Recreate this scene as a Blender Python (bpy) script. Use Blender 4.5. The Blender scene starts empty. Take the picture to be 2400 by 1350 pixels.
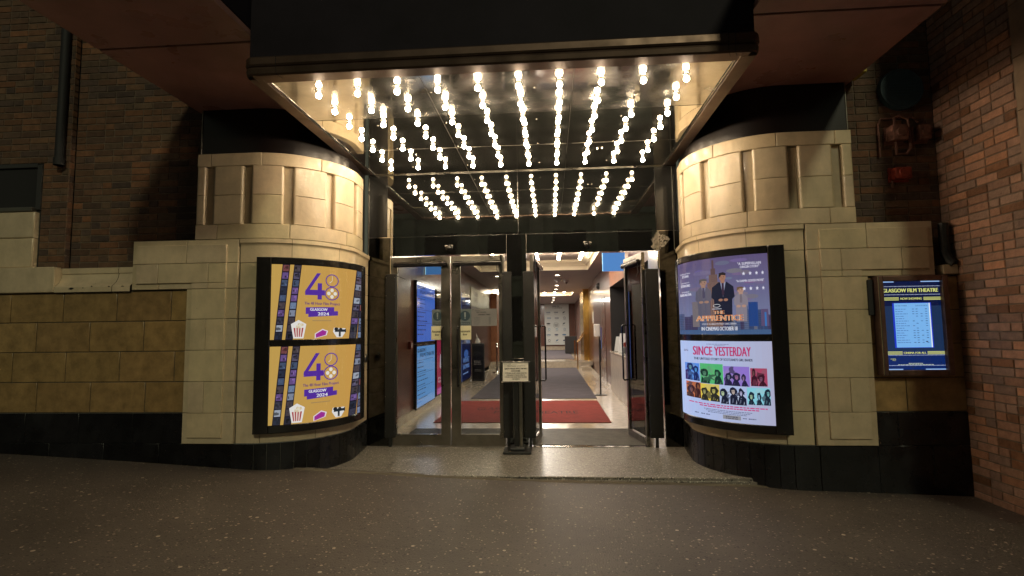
import bpy, bmesh, math, random
from mathutils import Vector, Matrix
random.seed(11)
SC = bpy.context.scene
COL = SC.collection
R = math.radians
# ------------------------------------------------------------------ camera, world, light
cd = bpy.data.cameras.new('camera'); cam = bpy.data.objects.new('camera', cd); COL.objects.link(cam)
SC.camera = cam
cd.sensor_width = 36; cd.lens = 36*1233.78/2400; cd.clip_start = .05; cd.clip_end = 500
yaw, pitch, roll = R(4.1053), R(4.589), R(-.727)
fw = Vector((-math.sin(yaw)*math.cos(pitch), math.cos(yaw)*math.cos(pitch), math.sin(pitch)))
rt0 = Vector((math.cos(yaw), math.sin(yaw), 0)); up0 = rt0.cross(fw)
rt = rt0*math.cos(roll)+up0*math.sin(roll); up = -rt0*math.sin(roll)+up0*math.cos(roll)
m = Matrix.Identity(4)
for i in range(3):
    m[i][0] = rt[i]; m[i][1] = up[i]; m[i][2] = -fw[i]
m[0][3], m[1][3], m[2][3] = 0, -6.928, 1.5
cam.matrix_world = m
W = bpy.data.worlds.new('World'); SC.world = W; W.use_nodes = True
bg = W.node_tree.nodes['Background']; bg.inputs[1].default_value = 1
_t = W.node_tree; _tc = _t.nodes.new('ShaderNodeTexCoord'); _sx = _t.nodes.new('ShaderNodeSeparateXYZ'); _cr = _t.nodes.new('ShaderNodeValToRGB')
_t.links.new(_tc.outputs['Generated'], _sx.inputs[0]); _t.links.new(_sx.outputs[2], _cr.inputs[0]); _t.links.new(_cr.outputs[0], bg.inputs[0])
_cr.color_ramp.elements[0].position = .36; _cr.color_ramp.elements[0].color = (.058, .060, .042, 1)
_cr.color_ramp.elements[1].position = .75; _cr.color_ramp.elements[1].color = (.014, .010, .019, 1)
sl = bpy.data.lights.new('sun', 'SUN'); so = bpy.data.objects.new('sun', sl); COL.objects.link(so)
sl.energy = .50; sl.angle = R(5.0); sl.color = (1.0, .97, .64)
so.rotation_euler = Vector((-.33, 1, -.64)).to_track_quat('-Z', 'Y').to_euler()
SC.view_settings.view_transform = 'Standard'; SC.view_settings.look = 'None'
SC.view_settings.exposure = .22; SC.view_settings.gamma = 1

BULB = 138.0
# ------------------------------------------------------------------ materials
def lin(r, g, b): return tuple((c/255/12.92 if c/255 < .04045 else ((c/255+.055)/1.055)**2.4) for c in (r, g, b))
def nt(name):
    mt = bpy.data.materials.new(name); mt.use_nodes = True
    return mt, mt.node_tree, mt.node_tree.nodes['Principled BSDF']
def mat(name, col, rough=.5, metal=0, nscale=0, namt=.2, bump=0, bscale=30, spec=.5, attr=False, rvar=0, coat=0, rscale=4, streak=0):
    mt, t, b = nt(name); N, L = t.nodes, t.links
    b.inputs['Base Color'].default_value = (*col, 1); b.inputs['Roughness'].default_value = rough
    b.inputs['Metallic'].default_value = metal; b.inputs['Specular IOR Level'].default_value = spec
    b.inputs['Coat Weight'].default_value = coat; b.inputs['Coat Roughness'].default_value = .12
    tc = N.new('ShaderNodeTexCoord')
    src = None
    if attr:
        a = N.new('ShaderNodeAttribute'); a.attribute_name = 'Col'
        mx = N.new('ShaderNodeMix'); mx.data_type = 'RGBA'; mx.blend_type = 'MULTIPLY'; mx.inputs[0].default_value = 1
        mx.inputs[6].default_value = (*col, 1); L.new(a.outputs[0], mx.inputs[7]); src = mx.outputs[2]
        L.new(src, b.inputs['Base Color'])
    if nscale:
        n = N.new('ShaderNodeTexNoise'); n.inputs['Scale'].default_value = nscale; n.inputs['Detail'].default_value = 6
        n.inputs['Roughness'].default_value = .65
        L.new(tc.outputs['Object'], n.inputs['Vector'])
        mr = N.new('ShaderNodeMapRange'); mr.inputs[1].default_value = .3; mr.inputs[2].default_value = .7
        mr.inputs[3].default_value = 1-namt; mr.inputs[4].default_value = 1+namt*.6; L.new(n.outputs[0], mr.inputs[0])
        vm = N.new('ShaderNodeVectorMath'); vm.operation = 'SCALE'
        if src: L.new(src, vm.inputs[0])
        else: vm.inputs[0].default_value = col
        L.new(mr.outputs[0], vm.inputs['Scale']); L.new(vm.outputs[0], b.inputs['Base Color'])
    if streak:
        mp_ = N.new('ShaderNodeMapping'); mp_.inputs['Scale'].default_value = (3.5, 3.5, 1.1); L.new(tc.outputs['Object'], mp_.inputs[0])
        ns = N.new('ShaderNodeTexNoise'); ns.inputs['Scale'].default_value = 1.6; ns.inputs['Detail'].default_value = 7; ns.inputs['Roughness'].default_value = .7; L.new(mp_.outputs[0], ns.inputs['Vector'])
        rs_ = N.new('ShaderNodeMapRange'); rs_.inputs[1].default_value = .38; rs_.inputs[2].default_value = .62; rs_.inputs[3].default_value = 1-streak; rs_.inputs[4].default_value = 1.05; L.new(ns.outputs[0], rs_.inputs[0])
        # small pits and chips in the glaze
        vo = N.new('ShaderNodeTexNoise'); vo.inputs['Scale'].default_value = 38; vo.inputs['Detail'].default_value = 2; L.new(tc.outputs['Object'], vo.inputs['Vector'])
        rc = N.new('ShaderNodeMapRange'); rc.inputs[1].default_value = .235; rc.inputs[2].default_value = .27; rc.inputs[3].default_value = .75; rc.inputs[4].default_value = 1; L.new(vo.outputs[0], rc.inputs[0])
        mm_ = N.new('ShaderNodeMath'); mm_.operation = 'MULTIPLY'; L.new(rs_.outputs[0], mm_.inputs[0]); L.new(rc.outputs[0], mm_.inputs[1])
        v2 = N.new('ShaderNodeVectorMath'); v2.operation = 'SCALE'; L.new(b.inputs['Base Color'].links[0].from_socket, v2.inputs[0]); L.new(mm_.outputs[0], v2.inputs['Scale']); L.new(v2.outputs[0], b.inputs['Base Color'])
    if rvar:
        n2 = N.new('ShaderNodeTexNoise'); n2.inputs['Scale'].default_value = rscale; n2.inputs['Detail'].default_value = 5
        L.new(tc.outputs['Object'], n2.inputs['Vector'])
        m2 = N.new('ShaderNodeMapRange'); m2.inputs[1].default_value = .35; m2.inputs[2].default_value = .7
        m2.inputs[3].default_value = rough; m2.inputs[4].default_value = rough+rvar
        L.new(n2.outputs[0], m2.inputs[0]); L.new(m2.outputs[0], b.inputs['Roughness'])
    if bump:
        n3 = N.new('ShaderNodeTexNoise'); n3.inputs['Scale'].default_value = bscale; n3.inputs['Detail'].default_value = 4
        L.new(tc.outputs['Object'], n3.inputs['Vector'])
        bp = N.new('ShaderNodeBump'); bp.inputs['Strength'].default_value = 1; bp.inputs['Distance'].default_value = bump
        L.new(n3.outputs[0], bp.inputs['Height']); L.new(bp.outputs[0], b.inputs['Normal'])
    return mt
def emat(name, col, s):
    mt, t, b = nt(name); b.inputs['Base Color'].default_value = (*[c*.5 for c in col], 1)
    b.inputs['Emission Color'].default_value = (*col, 1); b.inputs['Emission Strength'].default_value = s
    b.inputs['Roughness'].default_value = .3
    return mt
def artmat(name, e, rough=.1):
    mt, t, b = nt(name); a = t.nodes.new('ShaderNodeAttribute'); a.attribute_name = 'Col'
    if e: 
        b.inputs['Base Color'].default_value = (.01, .01, .01, 1)
        t.links.new(a.outputs[0], b.inputs['Emission Color']); b.inputs['Emission Strength'].default_value = e
    else: t.links.new(a.outputs[0], b.inputs['Base Color'])
    b.inputs['Roughness'].default_value = rough
    return mt
M = {}
M['cream'] = mat('glazed_terracotta', (.60, .485, .32), .28, nscale=5.0, namt=.17, bump=.0012, bscale=26, attr=True, rvar=.16, coat=.25, streak=.06)
M['grout'] = mat('dirty_grout', (.10, .085, .06), .9, nscale=8)
M['mortar'] = mat('brick_mortar', (.16, .12, .085), .95, nscale=12, namt=.4)
M['brick'] = mat('clay_brick', (1, 1, 1), .8, nscale=14, namt=.35, bump=.004, bscale=45, attr=True)
M['tan'] = mat('mottled_tan_faience', (.33, .21, .085), .34, nscale=9, namt=.32, bump=.0008, bscale=30, attr=True, coat=.2, streak=.12)
M['plinth'] = mat('black_plinth_tile', (.010, .010, .012), .13, nscale=5, namt=.5, attr=True, rvar=.35, streak=.4)
M['plinthgrout'] = mat('dark_joint', (.13, .12, .10), .8)
M['blackglass'] = mat('polished_black_metal', (.42, .43, .41), .012, metal=.985, bump=.0005, bscale=2.0, nscale=5, namt=.12, rvar=.03, rscale=9)
M['blackgloss'] = mat('black_gloss', (.012, .011, .011), .12, rvar=.12)
M['blackmat'] = mat('black_powder_coat', (.012, .012, .011), .45, nscale=20, namt=.3)
M['soffit'] = mat('mirror_polished_soffit', (.68, .665, .61), .018, metal=.988, nscale=2.2, namt=.12, rvar=.05, rscale=3.3, bump=.00012, bscale=2.2)
M['soffit2'] = mat('worn_mirror_soffit', (.62, .61, .57), .04, metal=.94, nscale=3.2, namt=.25, rvar=.24, rscale=4.5, bump=.00015, bscale=3)
M['tower'] = mat('black_upper_tiles', (.012, .009, .009), .3, nscale=3)
M['upper'] = mat('maroon_gloss_soffit', (.42, .215, .19), .24, nscale=1.2, namt=.35, rvar=.3, rscale=2)
M['fascia'] = mat('dark_fascia', (.020, .016, .022), .65, nscale=2, namt=.3, spec=.15)
M['rim'] = mat('bronze_rim', (.13, .085, .062), .33, metal=.75, nscale=3, namt=.3, rvar=.2)
M['steel'] = mat('brushed_bronze_steel', (.30, .28, .24), .26, metal=1, nscale=3, namt=.3, rvar=.15)
M['bright'] = mat('bright_chrome', (.8, .78, .74), .12, metal=1)
M['brass'] = mat('polished_brass', (.80, .52, .14), .2, metal=1, nscale=6)
M['wood'] = mat('mahogany_panel', (.115, .036, .020), .3, nscale=4, namt=.3, coat=.4)
M['woodlight'] = mat('orange_veneer', (.30, .115, .05), .5, nscale=5, namt=.2)
M['ceil'] = mat('painted_ceiling', (.42, .37, .36), .7, nscale=1, namt=.08)
M['crown'] = mat('cream_paint', (.75, .68, .52), .6)
M['dark'] = mat('dark_rubber', (.015, .015, .016), .7)
M['darkgrey'] = mat('charcoal_panel', (.04, .04, .04), .35)
M['white'] = mat('white_plastic', (.72, .70, .64), .4)
M['paper'] = mat('paper', (.62, .62, .58), .7)
M['scuff'] = mat('dried_adhesive', (.34, .30, .24), .9)
M['sidegloss'] = mat('black_gloss_side', (.012, .012, .011), .16, metal=0, nscale=5, rvar=.1)
M['sideglass'] = mat('dark_polished_side', (.085, .085, .08), .05, metal=1, bump=.0004, bscale=3, nscale=9, namt=.5, rvar=.10, rscale=12)
M['sandstone'] = mat('weathered_sandstone', (.27, .18, .12), .8, nscale=6, namt=.3, attr=True)
M['red'] = mat('faded_red_paint', (.30, .04, .02), .45, nscale=14, namt=.4)
M['rust'] = mat('rusty_pink_paint', (.22, .10, .07), .7, nscale=20, namt=.5)
M['plaque'] = mat('blue_green_plaque', (.05, .10, .12), .5, nscale=20)
M['matgrey'] = mat('grey_carpet_mat', (.075, .066, .078), .95, nscale=3, namt=.25, bump=.002, bscale=300)
M['matred'] = mat('red_carpet_mat', (.25, .03, .02), .95, nscale=5, namt=.22, bump=.002, bscale=300)
M['lettering'] = mat('dark_lettering', (.05, .012, .012), .9)
M['marble'] = mat('polished_terrazzo', (.50, .43, .33), .2, nscale=9, namt=.22, coat=.3)
M['screenart'] = artmat('backlit_poster', .72, .05)
M['printart'] = artmat('printed_graphics', 0, .35)
M['globe'] = emat('frosted_lit_bulb', (1.0, .79, .54), BULB)
M['deadglobe'] = mat('unlit_bulb_glass', (.55, .5, .4), .15)
M['white_light'] = emat('white_lamp', (1.0, .84, .62), 22)
M['glow_in'] = emat('warm_bulb_indoor', (1.0, .80, .55), 60)
M['rib'] = mat('ribbed_aluminium', (.16, .145, .125), .45, nscale=6, namt=.3)
M['blue'] = emat('blue_lightbox', (.09, .26, .62), .7)
# clear glass
mt = bpy.data.materials.new('clear_glass'); mt.use_nodes = True; t = mt.node_tree; N, L = t.nodes, t.links
N.remove(N['Principled BSDF']); o = N['Material Output']
tr = N.new('ShaderNodeBsdfTransparent'); tr.inputs[0].default_value = (.74, .76, .74, 1)
gl = N.new('ShaderNodeBsdfGlossy'); gl.inputs[1].default_value = .01; gl.inputs[0].default_value = (.9, .9, .9, 1)
fr = N.new('ShaderNodeFresnel'); fr.inputs[0].default_value = 1.6
mx = N.new('ShaderNodeMixShader'); L.new(fr.outputs[0], mx.inputs[0]); L.new(tr.outputs[0], mx.inputs[1]); L.new(gl.outputs[0], mx.inputs[2]); L.new(mx.outputs[0], o.inputs[0])
M['glass'] = mt
# granite + asphalt: speckled
def speckle(name, base, chips, rough, bump, coat=0):
    mt, t, b = nt(name); N, L = t.nodes, t.links; tc = N.new('ShaderNodeTexCoord')
    n = N.new('ShaderNodeTexNoise'); n.inputs['Scale'].default_value = .9; n.inputs['Detail'].default_value = 8; n.inputs['Roughness'].default_value = .7
    L.new(tc.outputs['Object'], n.inputs['Vector'])
    cr = N.new('ShaderNodeValToRGB'); cr.color_ramp.elements[0].position = .3; cr.color_ramp.elements[1].position = .72
    cr.color_ramp.elements[0].color = (*[c*.66 for c in base], 1); cr.color_ramp.elements[1].color = (*[c*1.3 for c in base], 1)
    L.new(n.outputs[0], cr.inputs[0]); cur = cr.outputs[0]
    for sc, thr, colr, keep in chips:
        v = N.new('ShaderNodeTexVoronoi'); v.inputs['Scale'].default_value = sc; L.new(tc.outputs['Object'], v.inputs['Vector'])
        sp = N.new('ShaderNodeSeparateColor'); L.new(v.outputs['Color'], sp.inputs[0])
        lt = N.new('ShaderNodeMath'); lt.operation = 'LESS_THAN'; L.new(v.outputs['Distance'], lt.inputs[0])
        sz = N.new('ShaderNodeMath'); sz.operation = 'MULTIPLY'; L.new(sp.outputs[1], sz.inputs[0]); sz.inputs[1].default_value = thr
        L.new(sz.outputs[0], lt.inputs[1])
        gt = N.new('ShaderNodeMath'); gt.operation = 'LESS_THAN'; L.new(sp.outputs[0], gt.inputs[0]); gt.inputs[1].default_value = keep
        mu = N.new('ShaderNodeMath'); mu.operation = 'MULTIPLY'; L.new(lt.outputs[0], mu.inputs[0]); L.new(gt.outputs[0], mu.inputs[1])
        mx = N.new('ShaderNodeMix'); mx.data_type = 'RGBA'; L.new(mu.outputs[0], mx.inputs[0]); L.new(cur, mx.inputs[6]); mx.inputs[7].default_value = (*colr, 1)
        cur = mx.outputs[2]
    L.new(cur, b.inputs['Base Color'])
    b.inputs['Roughness'].default_value = rough; b.inputs['Coat Weight'].default_value = coat; b.inputs['Coat Roughness'].default_value = .25
    n3 = N.new('ShaderNodeTexNoise'); n3.inputs['Scale'].default_value = 90; n3.inputs['Detail'].default_value = 3; L.new(tc.outputs['Object'], n3.inputs['Vector'])
    bp = N.new('ShaderNodeBump'); bp.inputs['Distance'].default_value = bump; L.new(n3.outputs[0], bp.inputs['Height']); L.new(bp.outputs[0], b.inputs['Normal'])
    return mt
M['asphalt'] = speckle('speckled_asphalt', (.074, .061, .050), [(44, .45, (.030, .026, .022), .55), (36, .42, (.34, .28, .21), .10), (60, .5, (.24, .20, .15), .14), (17, .26, (.44, .37, .28), .07)], .55, .004)
M['granite'] = speckle('speckled_granite', (.17, .155, .13), [(48, .66, (.035, .032, .03), .5), (64, .62, (.46, .43, .37), .42)], .36, .0004, .25)
M['chips'] = M['marble']

# ------------------------------------------------------------------ mesh helpers
def props(o, label=None, cat=None, group=None, kind=None):
    if label: o['label'] = label
    if cat: o['category'] = cat
    if group: o['group'] = group
    if kind: o['kind'] = kind
    return o
def empty(name, loc, label, cat, group=None, rz=0):
    o = bpy.data.objects.new(name, None); COL.objects.link(o); o.location = loc; o.rotation_euler = (0, 0, rz)
    o.empty_display_size = .1
    bpy.context.view_layer.update()
    return props(o, label, cat, group)
def wm(o):
    return (wm(o.parent) if o.parent else Matrix.Identity(4)) @ Matrix.LocRotScale(o.location, o.rotation_euler, o.scale)
class MB:
    def __init__(s): s.v = []; s.f = []; s.m = []; s.c = []; s.mats = []; s.white = (1, 1, 1)
    def mi(s, mt):
        if mt not in s.mats: s.mats.append(mt)
        return s.mats.index(mt)
    def face(s, idx, mt, c=None): s.f.append(idx); s.m.append(s.mi(mt)); s.c.append(c or s.white)
    def quad(s, pts, mt, c=None):
        n = len(s.v); s.v += [tuple(p) for p in pts]; s.face(list(range(n, n+len(pts))), mt, c)
    def grid(s, P, mt, c=None, flip=False):
        n = len(s.v); a = len(P); b = len(P[0])
        for row in P: s.v += [tuple(p) for p in row]
        for i in range(a-1):
            for j in range(b-1):
                q = [n+i*b+j, n+(i+1)*b+j, n+(i+1)*b+j+1, n+i*b+j+1]
                s.face(q[::-1] if flip else q, mt, c)
    def box(s, x0, x1, y0, y1, z0, z1, mt, ch=.0, c=None):
        ch = min(ch, (x1-x0)*.45, (y1-y0)*.45, (z1-z0)*.45)
        if ch <= 0:
            V = [(x, y, z) for x in (x0, x1) for y in (y0, y1) for z in (z0, z1)]
            n = len(s.v); s.v += V
            for f in ((0, 1, 3, 2), (4, 6, 7, 5), (0, 4, 5, 1), (2, 3, 7, 6), (0, 2, 6, 4), (1, 5, 7, 3)): s.face([n+i for i in f], mt, c)
            return
        bm = bmesh.new(); bmesh.ops.create_cube(bm, size=1)
        for v in bm.verts: v.co = Vector(((x0+x1)/2+v.co.x*(x1-x0), (y0+y1)/2+v.co.y*(y1-y0), (z0+z1)/2+v.co.z*(z1-z0)))
        bmesh.ops.bevel(bm, geom=bm.edges[:], offset=ch, segments=2, affect='EDGES', profile=.5)
        s.add(bm, mt, c); bm.free()
    def add(s, bm, mt, c=None, mx=None):
        n = len(s.v); bm.verts.index_update()
        for v in bm.verts: s.v.append(tuple(mx @ v.co) if mx else tuple(v.co))
        for f in bm.faces: s.face([n+v.index for v in f.verts], mt, c)
    def tube(s, pts, r, mt, seg=10, c=None, caps=True):
        pts = [Vector(p) for p in pts]; rings = []; prev = None
        for i, p in enumerate(pts):
            a = pts[max(i-1, 0)]; b = pts[min(i+1, len(pts)-1)]; d = (b-a).normalized()
            if prev is None:
                u = d.orthogonal().normalized()
            else: u = (prev-d*prev.dot(d)).normalized()
            prev = u; w = d.cross(u); rr = r[i] if isinstance(r, (list, tuple)) else r
            rings.append([p+(u*math.cos(2*math.pi*k/seg)+w*math.sin(2*math.pi*k/seg))*rr for k in range(seg)])
        n = len(s.v)
        for g in rings: s.v += [tuple(q) for q in g]
        for i in range(len(rings)-1):
            for k in range(seg):
                k2 = (k+1) % seg; s.face([n+i*seg+k, n+i*seg+k2, n+(i+1)*seg+k2, n+(i+1)*seg+k], mt, c)
        if caps:
            s.face([n+k for k in range(seg)][::-1], mt, c); s.face([n+(len(rings)-1)*seg+k for k in range(seg)], mt, c)
    def lathe(s, prof, o, mt, seg=20, axis='z', c=None):
        n = len(s.v)
        for (r, h) in prof:
            for k in range(seg):
                a = 2*math.pi*k/seg; x, y = r*math.cos(a), r*math.sin(a)
                if axis == 'z': s.v.append((o[0]+x, o[1]+y, o[2]+h))
                elif axis == 'y': s.v.append((o[0]+x, o[1]+h, o[2]+y))
                else: s.v.append((o[0]+h, o[1]+x, o[2]+y))
        for i in range(len(prof)-1):
            for k in range(seg):
                k2 = (k+1) % seg; s.face([n+i*seg+k, n+i*seg+k2, n+(i+1)*seg+k2, n+(i+1)*seg+k], mt, c)
    def build(s, name, parent=None, smooth=True, ang=32, local=False, recalc=False, label=None):
        me = bpy.data.meshes.new(name)
        off = Vector((0, 0, 0))
        if parent is not None and not local:
            inv = wm(parent).inverted()
            vv = [tuple(inv @ Vector(p)) for p in s.v]
        else: vv = s.v
        me.from_pydata(vv, [], s.f); 
        for mt in s.mats: me.materials.append(mt)
        me.polygons.foreach_set('material_index', s.m)
        ca = me.color_attributes.new('Col', 'FLOAT_COLOR', 'CORNER')
        buf = []
        for p, c in zip(me.polygons, s.c): buf += [c[0], c[1], c[2], 1.0]*p.loop_total
        ca.data.foreach_set('color', buf)
        me.polygons.foreach_set('use_smooth', [smooth]*len(me.polygons))
        me.update()
        if recalc:
            bm = bmesh.new(); bm.from_mesh(me); bmesh.ops.recalc_face_normals(bm, faces=bm.faces); bm.to_mesh(me); bm.free()
        if smooth: me.set_sharp_from_angle(angle=R(ang))
        o = bpy.data.objects.new(name, me); COL.objects.link(o)
        if smooth: w_ = o.modifiers.new('weighted', 'WEIGHTED_NORMAL'); w_.keep_sharp = True; w_.weight = 90
        if parent is not None: o.parent = parent
        if label: o['label'] = label
        return o
# paths: f(s, off) -> (x, y)
CY, RR, ARC = -.675, .87, .87*math.pi/2
def bay(side):
    cx, sg = (-3.22, 1) if side == 'L' else (2.44, -1)
    def f(s, off):
        if s < 0: x, y = s, -RR-off
        elif s < ARC: a = s/RR; x, y = (RR+off)*math.sin(a), -(RR+off)*math.cos(a)
        else: x, y = RR+off-.1*(s-ARC), s-ARC
        return cx+sg*x, CY+y
    return f
def facing_street(Y): return lambda s, off: (s, Y-off)
def facing_left(X): return lambda s, off: (X-off, -s)
def facing_right(X): return lambda s, off: (X+off, s)
def samples(s0, s1, ds):
    n = max(1, int(math.ceil((s1-s0)/ds))); return [s0+(s1-s0)*i/n for i in range(n+1)]
def surf(mb, f, S, Z, mt, c=None, flip=False, d=0):
    mb.grid([[(*f(s, min(a, b)+d), z) for (z, b) in Z] for (s, a) in S], mt, c, flip)
def block(mb, f, s0, s1, z0, z1, mt, d=0, ch=.005, back=.014, ds=9, gap=.0025, c=None, flip=False, rs=0, rdepth=.05, tilt=0):
    s0 += gap; s1 -= gap; z0 += gap; z1 -= gap
    if rs:
        A = [(s0, -rdepth), (s0, -rs*.8), (s0+rs*.12, -rs*.45), (s0+rs*.35, -rs*.16), (s0+rs*.65, -rs*.04), (s0+rs, 0)]
        B = [(s1-rs, 0), (s1-rs*.65, -rs*.04), (s1-rs*.35, -rs*.16), (s1-rs*.12, -rs*.45), (s1, -rs*.8), (s1, -rdepth)]
    else:
        A = [(s0, -back), (s0, -ch), (s0+ch, 0)]; B = [(s1-ch, 0), (s1, -ch), (s1, -back)]
    mid = [(s, 0) for s in samples(A[-1][0], B[0][0], ds)[1:-1]]
    Z = [(z0, -back if not rs else -rdepth), (z0, -ch), (z0+ch, 0), (z1-ch, 0), (z1, -ch), (z1, -back if not rs else -rdepth)]
    surf(mb, f, A+mid+B, Z, mt, c, flip, d)
def tint(v=.08, w=.02):
    k = 1+random.uniform(-v, v); return (k, k*(1+random.uniform(-w, w)), k*(1+random.uniform(-w*2, w*2)))
def courses(mb, f, s0, s1, zs, length, mt, d=0, ds=9, flip=False, v=.07, first=None, **k):
    for i in range(len(zs)-1):
        s = s0; st = (first[i % len(first)] if first else (length if i % 2 else length*.5))
        nxt = s0+st
        while s < s1-.01:
            if nxt > s1-.06: nxt = s1
            block(mb, f, s, nxt, zs[i], zs[i+1], mt, d=d, ds=ds, flip=flip, c=tint(v), **k)
            s = nxt; nxt += length

# flat artwork (text, shapes) laid out in u,v metres and wrapped on any surface
TXT = {}
def text_mesh(s):
    if s in TXT: return TXT[s]
    cu = bpy.data.curves.new('lettering', 'FONT'); cu.body = s; cu.resolution_u = 3; cu.align_x = 'LEFT'
    ob = bpy.data.objects.new('lettering', cu); COL.objects.link(ob)
    dg = bpy.context.evaluated_depsgraph_get(); me = ob.evaluated_get(dg).to_mesh()
    V = [(v.co.x, v.co.y) for v in me.vertices]; F = [list(p.vertices) for p in me.polygons]
    ob.evaluated_get(dg).to_mesh_clear(); bpy.data.objects.remove(ob); bpy.data.curves.remove(cu)
    x0 = min(v[0] for v in V); x1 = max(v[0] for v in V); y0 = min(v[1] for v in V); y1 = max(v[1] for v in V)
    V = [((x-x0)/(x1-x0), (y-y0)/(y1-y0)) for x, y in V]
    TXT[s] = (V, F); return TXT[s]
class Art:
    def __init__(s): s.V = []; s.F = []; s.C = []; s.n = 0
    def poly(s, pts, col, lay):
        n = len(s.V); s.V += [(x, y, lay) for x, y in pts]; s.F.append(list(range(n, n+len(pts)))); s.C.append(lin(*col))
    def rect(s, x0, y0, x1, y1, col, lay): s.poly([(x0, y0), (x1, y0), (x1, y1), (x0, y1)], col, lay)
    def disc(s, x, y, rx, ry, col, lay, n=20): s.poly([(x+rx*math.cos(2*math.pi*k/n), y+ry*math.sin(2*math.pi*k/n)) for k in range(n)], col, lay)
    def ring(s, x, y, rx, ry, w, col, lay, n=24):
        for k in range(n):
            a, b = 2*math.pi*k/n, 2*math.pi*(k+1)/n
            s.poly([(x+(rx-w)*math.cos(a), y+(ry-w)*math.sin(a)), (x+rx*math.cos(a), y+ry*math.sin(a)), (x+rx*math.cos(b), y+ry*math.sin(b)), (x+(rx-w)*math.cos(b), y+(ry-w)*math.sin(b))], col, lay)
    def text(s, t, x0, y0, x1, y1, col, lay, bold=0, skew=0):
        V, F = text_mesh(t)
        offs = [0] if not bold else [0, bold, -bold]
        for k, o in enumerate(offs):
            n = len(s.V); s.V += [(x0+(x1-x0)*u+o+skew*v*(y1-y0), y0+(y1-y0)*v, lay+k*.12) for u, v in V]
            for f in F: s.F.append([n+i for i in f]); s.C.append(lin(*col))
    def lines(s, x0, x1, y, h, col, lay, words=6, ragged=.2):
        # small print too fine to read in the photograph
        x = x0; e = x1-random.random()*ragged*(x1-x0)
        while x < e:
            w = (x1-x0)/words*random.uniform(.4, 1.1); s.rect(x, y, min(x+w, e), y+h, col, lay); x += w+(x1-x0)/words*.18
    def build(s, name, mp, mt, parent, flip=False, slice_=0, lift=.0012, label=None):
        bm = bmesh.new(); cl = bm.loops.layers.float_color.new('Col')
        vs = [bm.verts.new(v) for v in s.V]
        for f, c in zip(s.F, s.C):
            try: fc = bm.faces.new([vs[i] for i in f])
            except ValueError: continue
            for l in fc.loops: l[cl] = (*c, 1)
        if slice_:
            xs = [v[0] for v in s.V]; x = min(xs)+slice_
            while x < max(xs):
                bmesh.ops.bisect_plane(bm, geom=bm.verts[:]+bm.edges[:]+bm.faces[:], plane_co=(x, 0, 0), plane_no=(1, 0, 0), dist=1e-6); x += slice_
        for v in bm.verts: v.co = Vector(mp(v.co.x, v.co.y, v.co.z*lift))
        if parent is not None: bmesh.ops.transform(bm, matrix=wm(parent).inverted(), verts=bm.verts)
        me = bpy.data.meshes.new(name); bm.to_mesh(me); bm.free(); me.materials.append(mt)
        o = bpy.data.objects.new(name, me); COL.objects.link(o)
        if parent is not None: o.parent = parent
        if label: o['label'] = label
        return o
def mapf(f, z0=0): return lambda u, v, h: (*f(u, h), z0+v)

# ------------------------------------------------------------------ ground
gx = [-60, -12, -9, -5.94, -3.86, -2.9, -.4, 2.2, 3.96, 9, 60]; gz = [.50, .44, .37, .24, .13, .065, -.04, -.065, -.12, -.24, -.3]
def gh(x):
    for i in range(len(gx)-1):
        if x <= gx[i+1]:
            t = (x-gx[i])/(gx[i+1]-gx[i]); return gz[i]+(gz[i+1]-gz[i])*t
    return gz[-1]
def ghs(x): return sum(gh(x+d) for d in (-.8, -.4, 0, .4, .8))/5
mb = MB()
xs = [-60, -30, -14]+[-10+.25*i for i in range(81)]+[14, 30, 60]
mb.grid([[(x, y, ghs(x)) for y in (-60, -30, -12, -8, -5, -3, -1.39)] for x in xs], M['asphalt'], flip=False)
mb.grid([[(x, y, ghs(x)-.0) for y in (-1.39, -1.30)] for x in xs if x < -2.7 or x > 2.2 or True], M['asphalt'])
g = mb.build('pavement', recalc=False); props(g, kind='structure')
# granite threshold slab
mb = MB()
def slab_edge(x): return -1.37-.045*(x+2.8)/5
P = []
for x in samples(-3.0, 2.5, .25): P.append([(x, slab_edge(x), -.10), (x, slab_edge(x), -.034), (x, slab_edge(x)+.02, -.03), (x, slab_edge(x)+.02, -.006), (x, slab_edge(x)+.027, 0), (x, 0.0, 0)])
mb.grid(P, M['granite'])
# worn kerb strip in front of the slab
g = mb.build('entrance_step', ang=40); props(g, kind='structure')
mb = MB()
rk = random.Random(4)
P = []
for x in samples(-2.75, 2.3, .07):
    w = .026+.012*rk.random(); h = ghs(x)+.006+.004*rk.random(); e = slab_edge(x)
    P.append([(x, e-w-.02, ghs(x)-.01), (x, e-w, h), (x, e+.004, h+.003)])
mb.grid(P, M['grout'])
g = mb.build('kerb_strip', ang=60); props(g, kind='structure')

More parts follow.
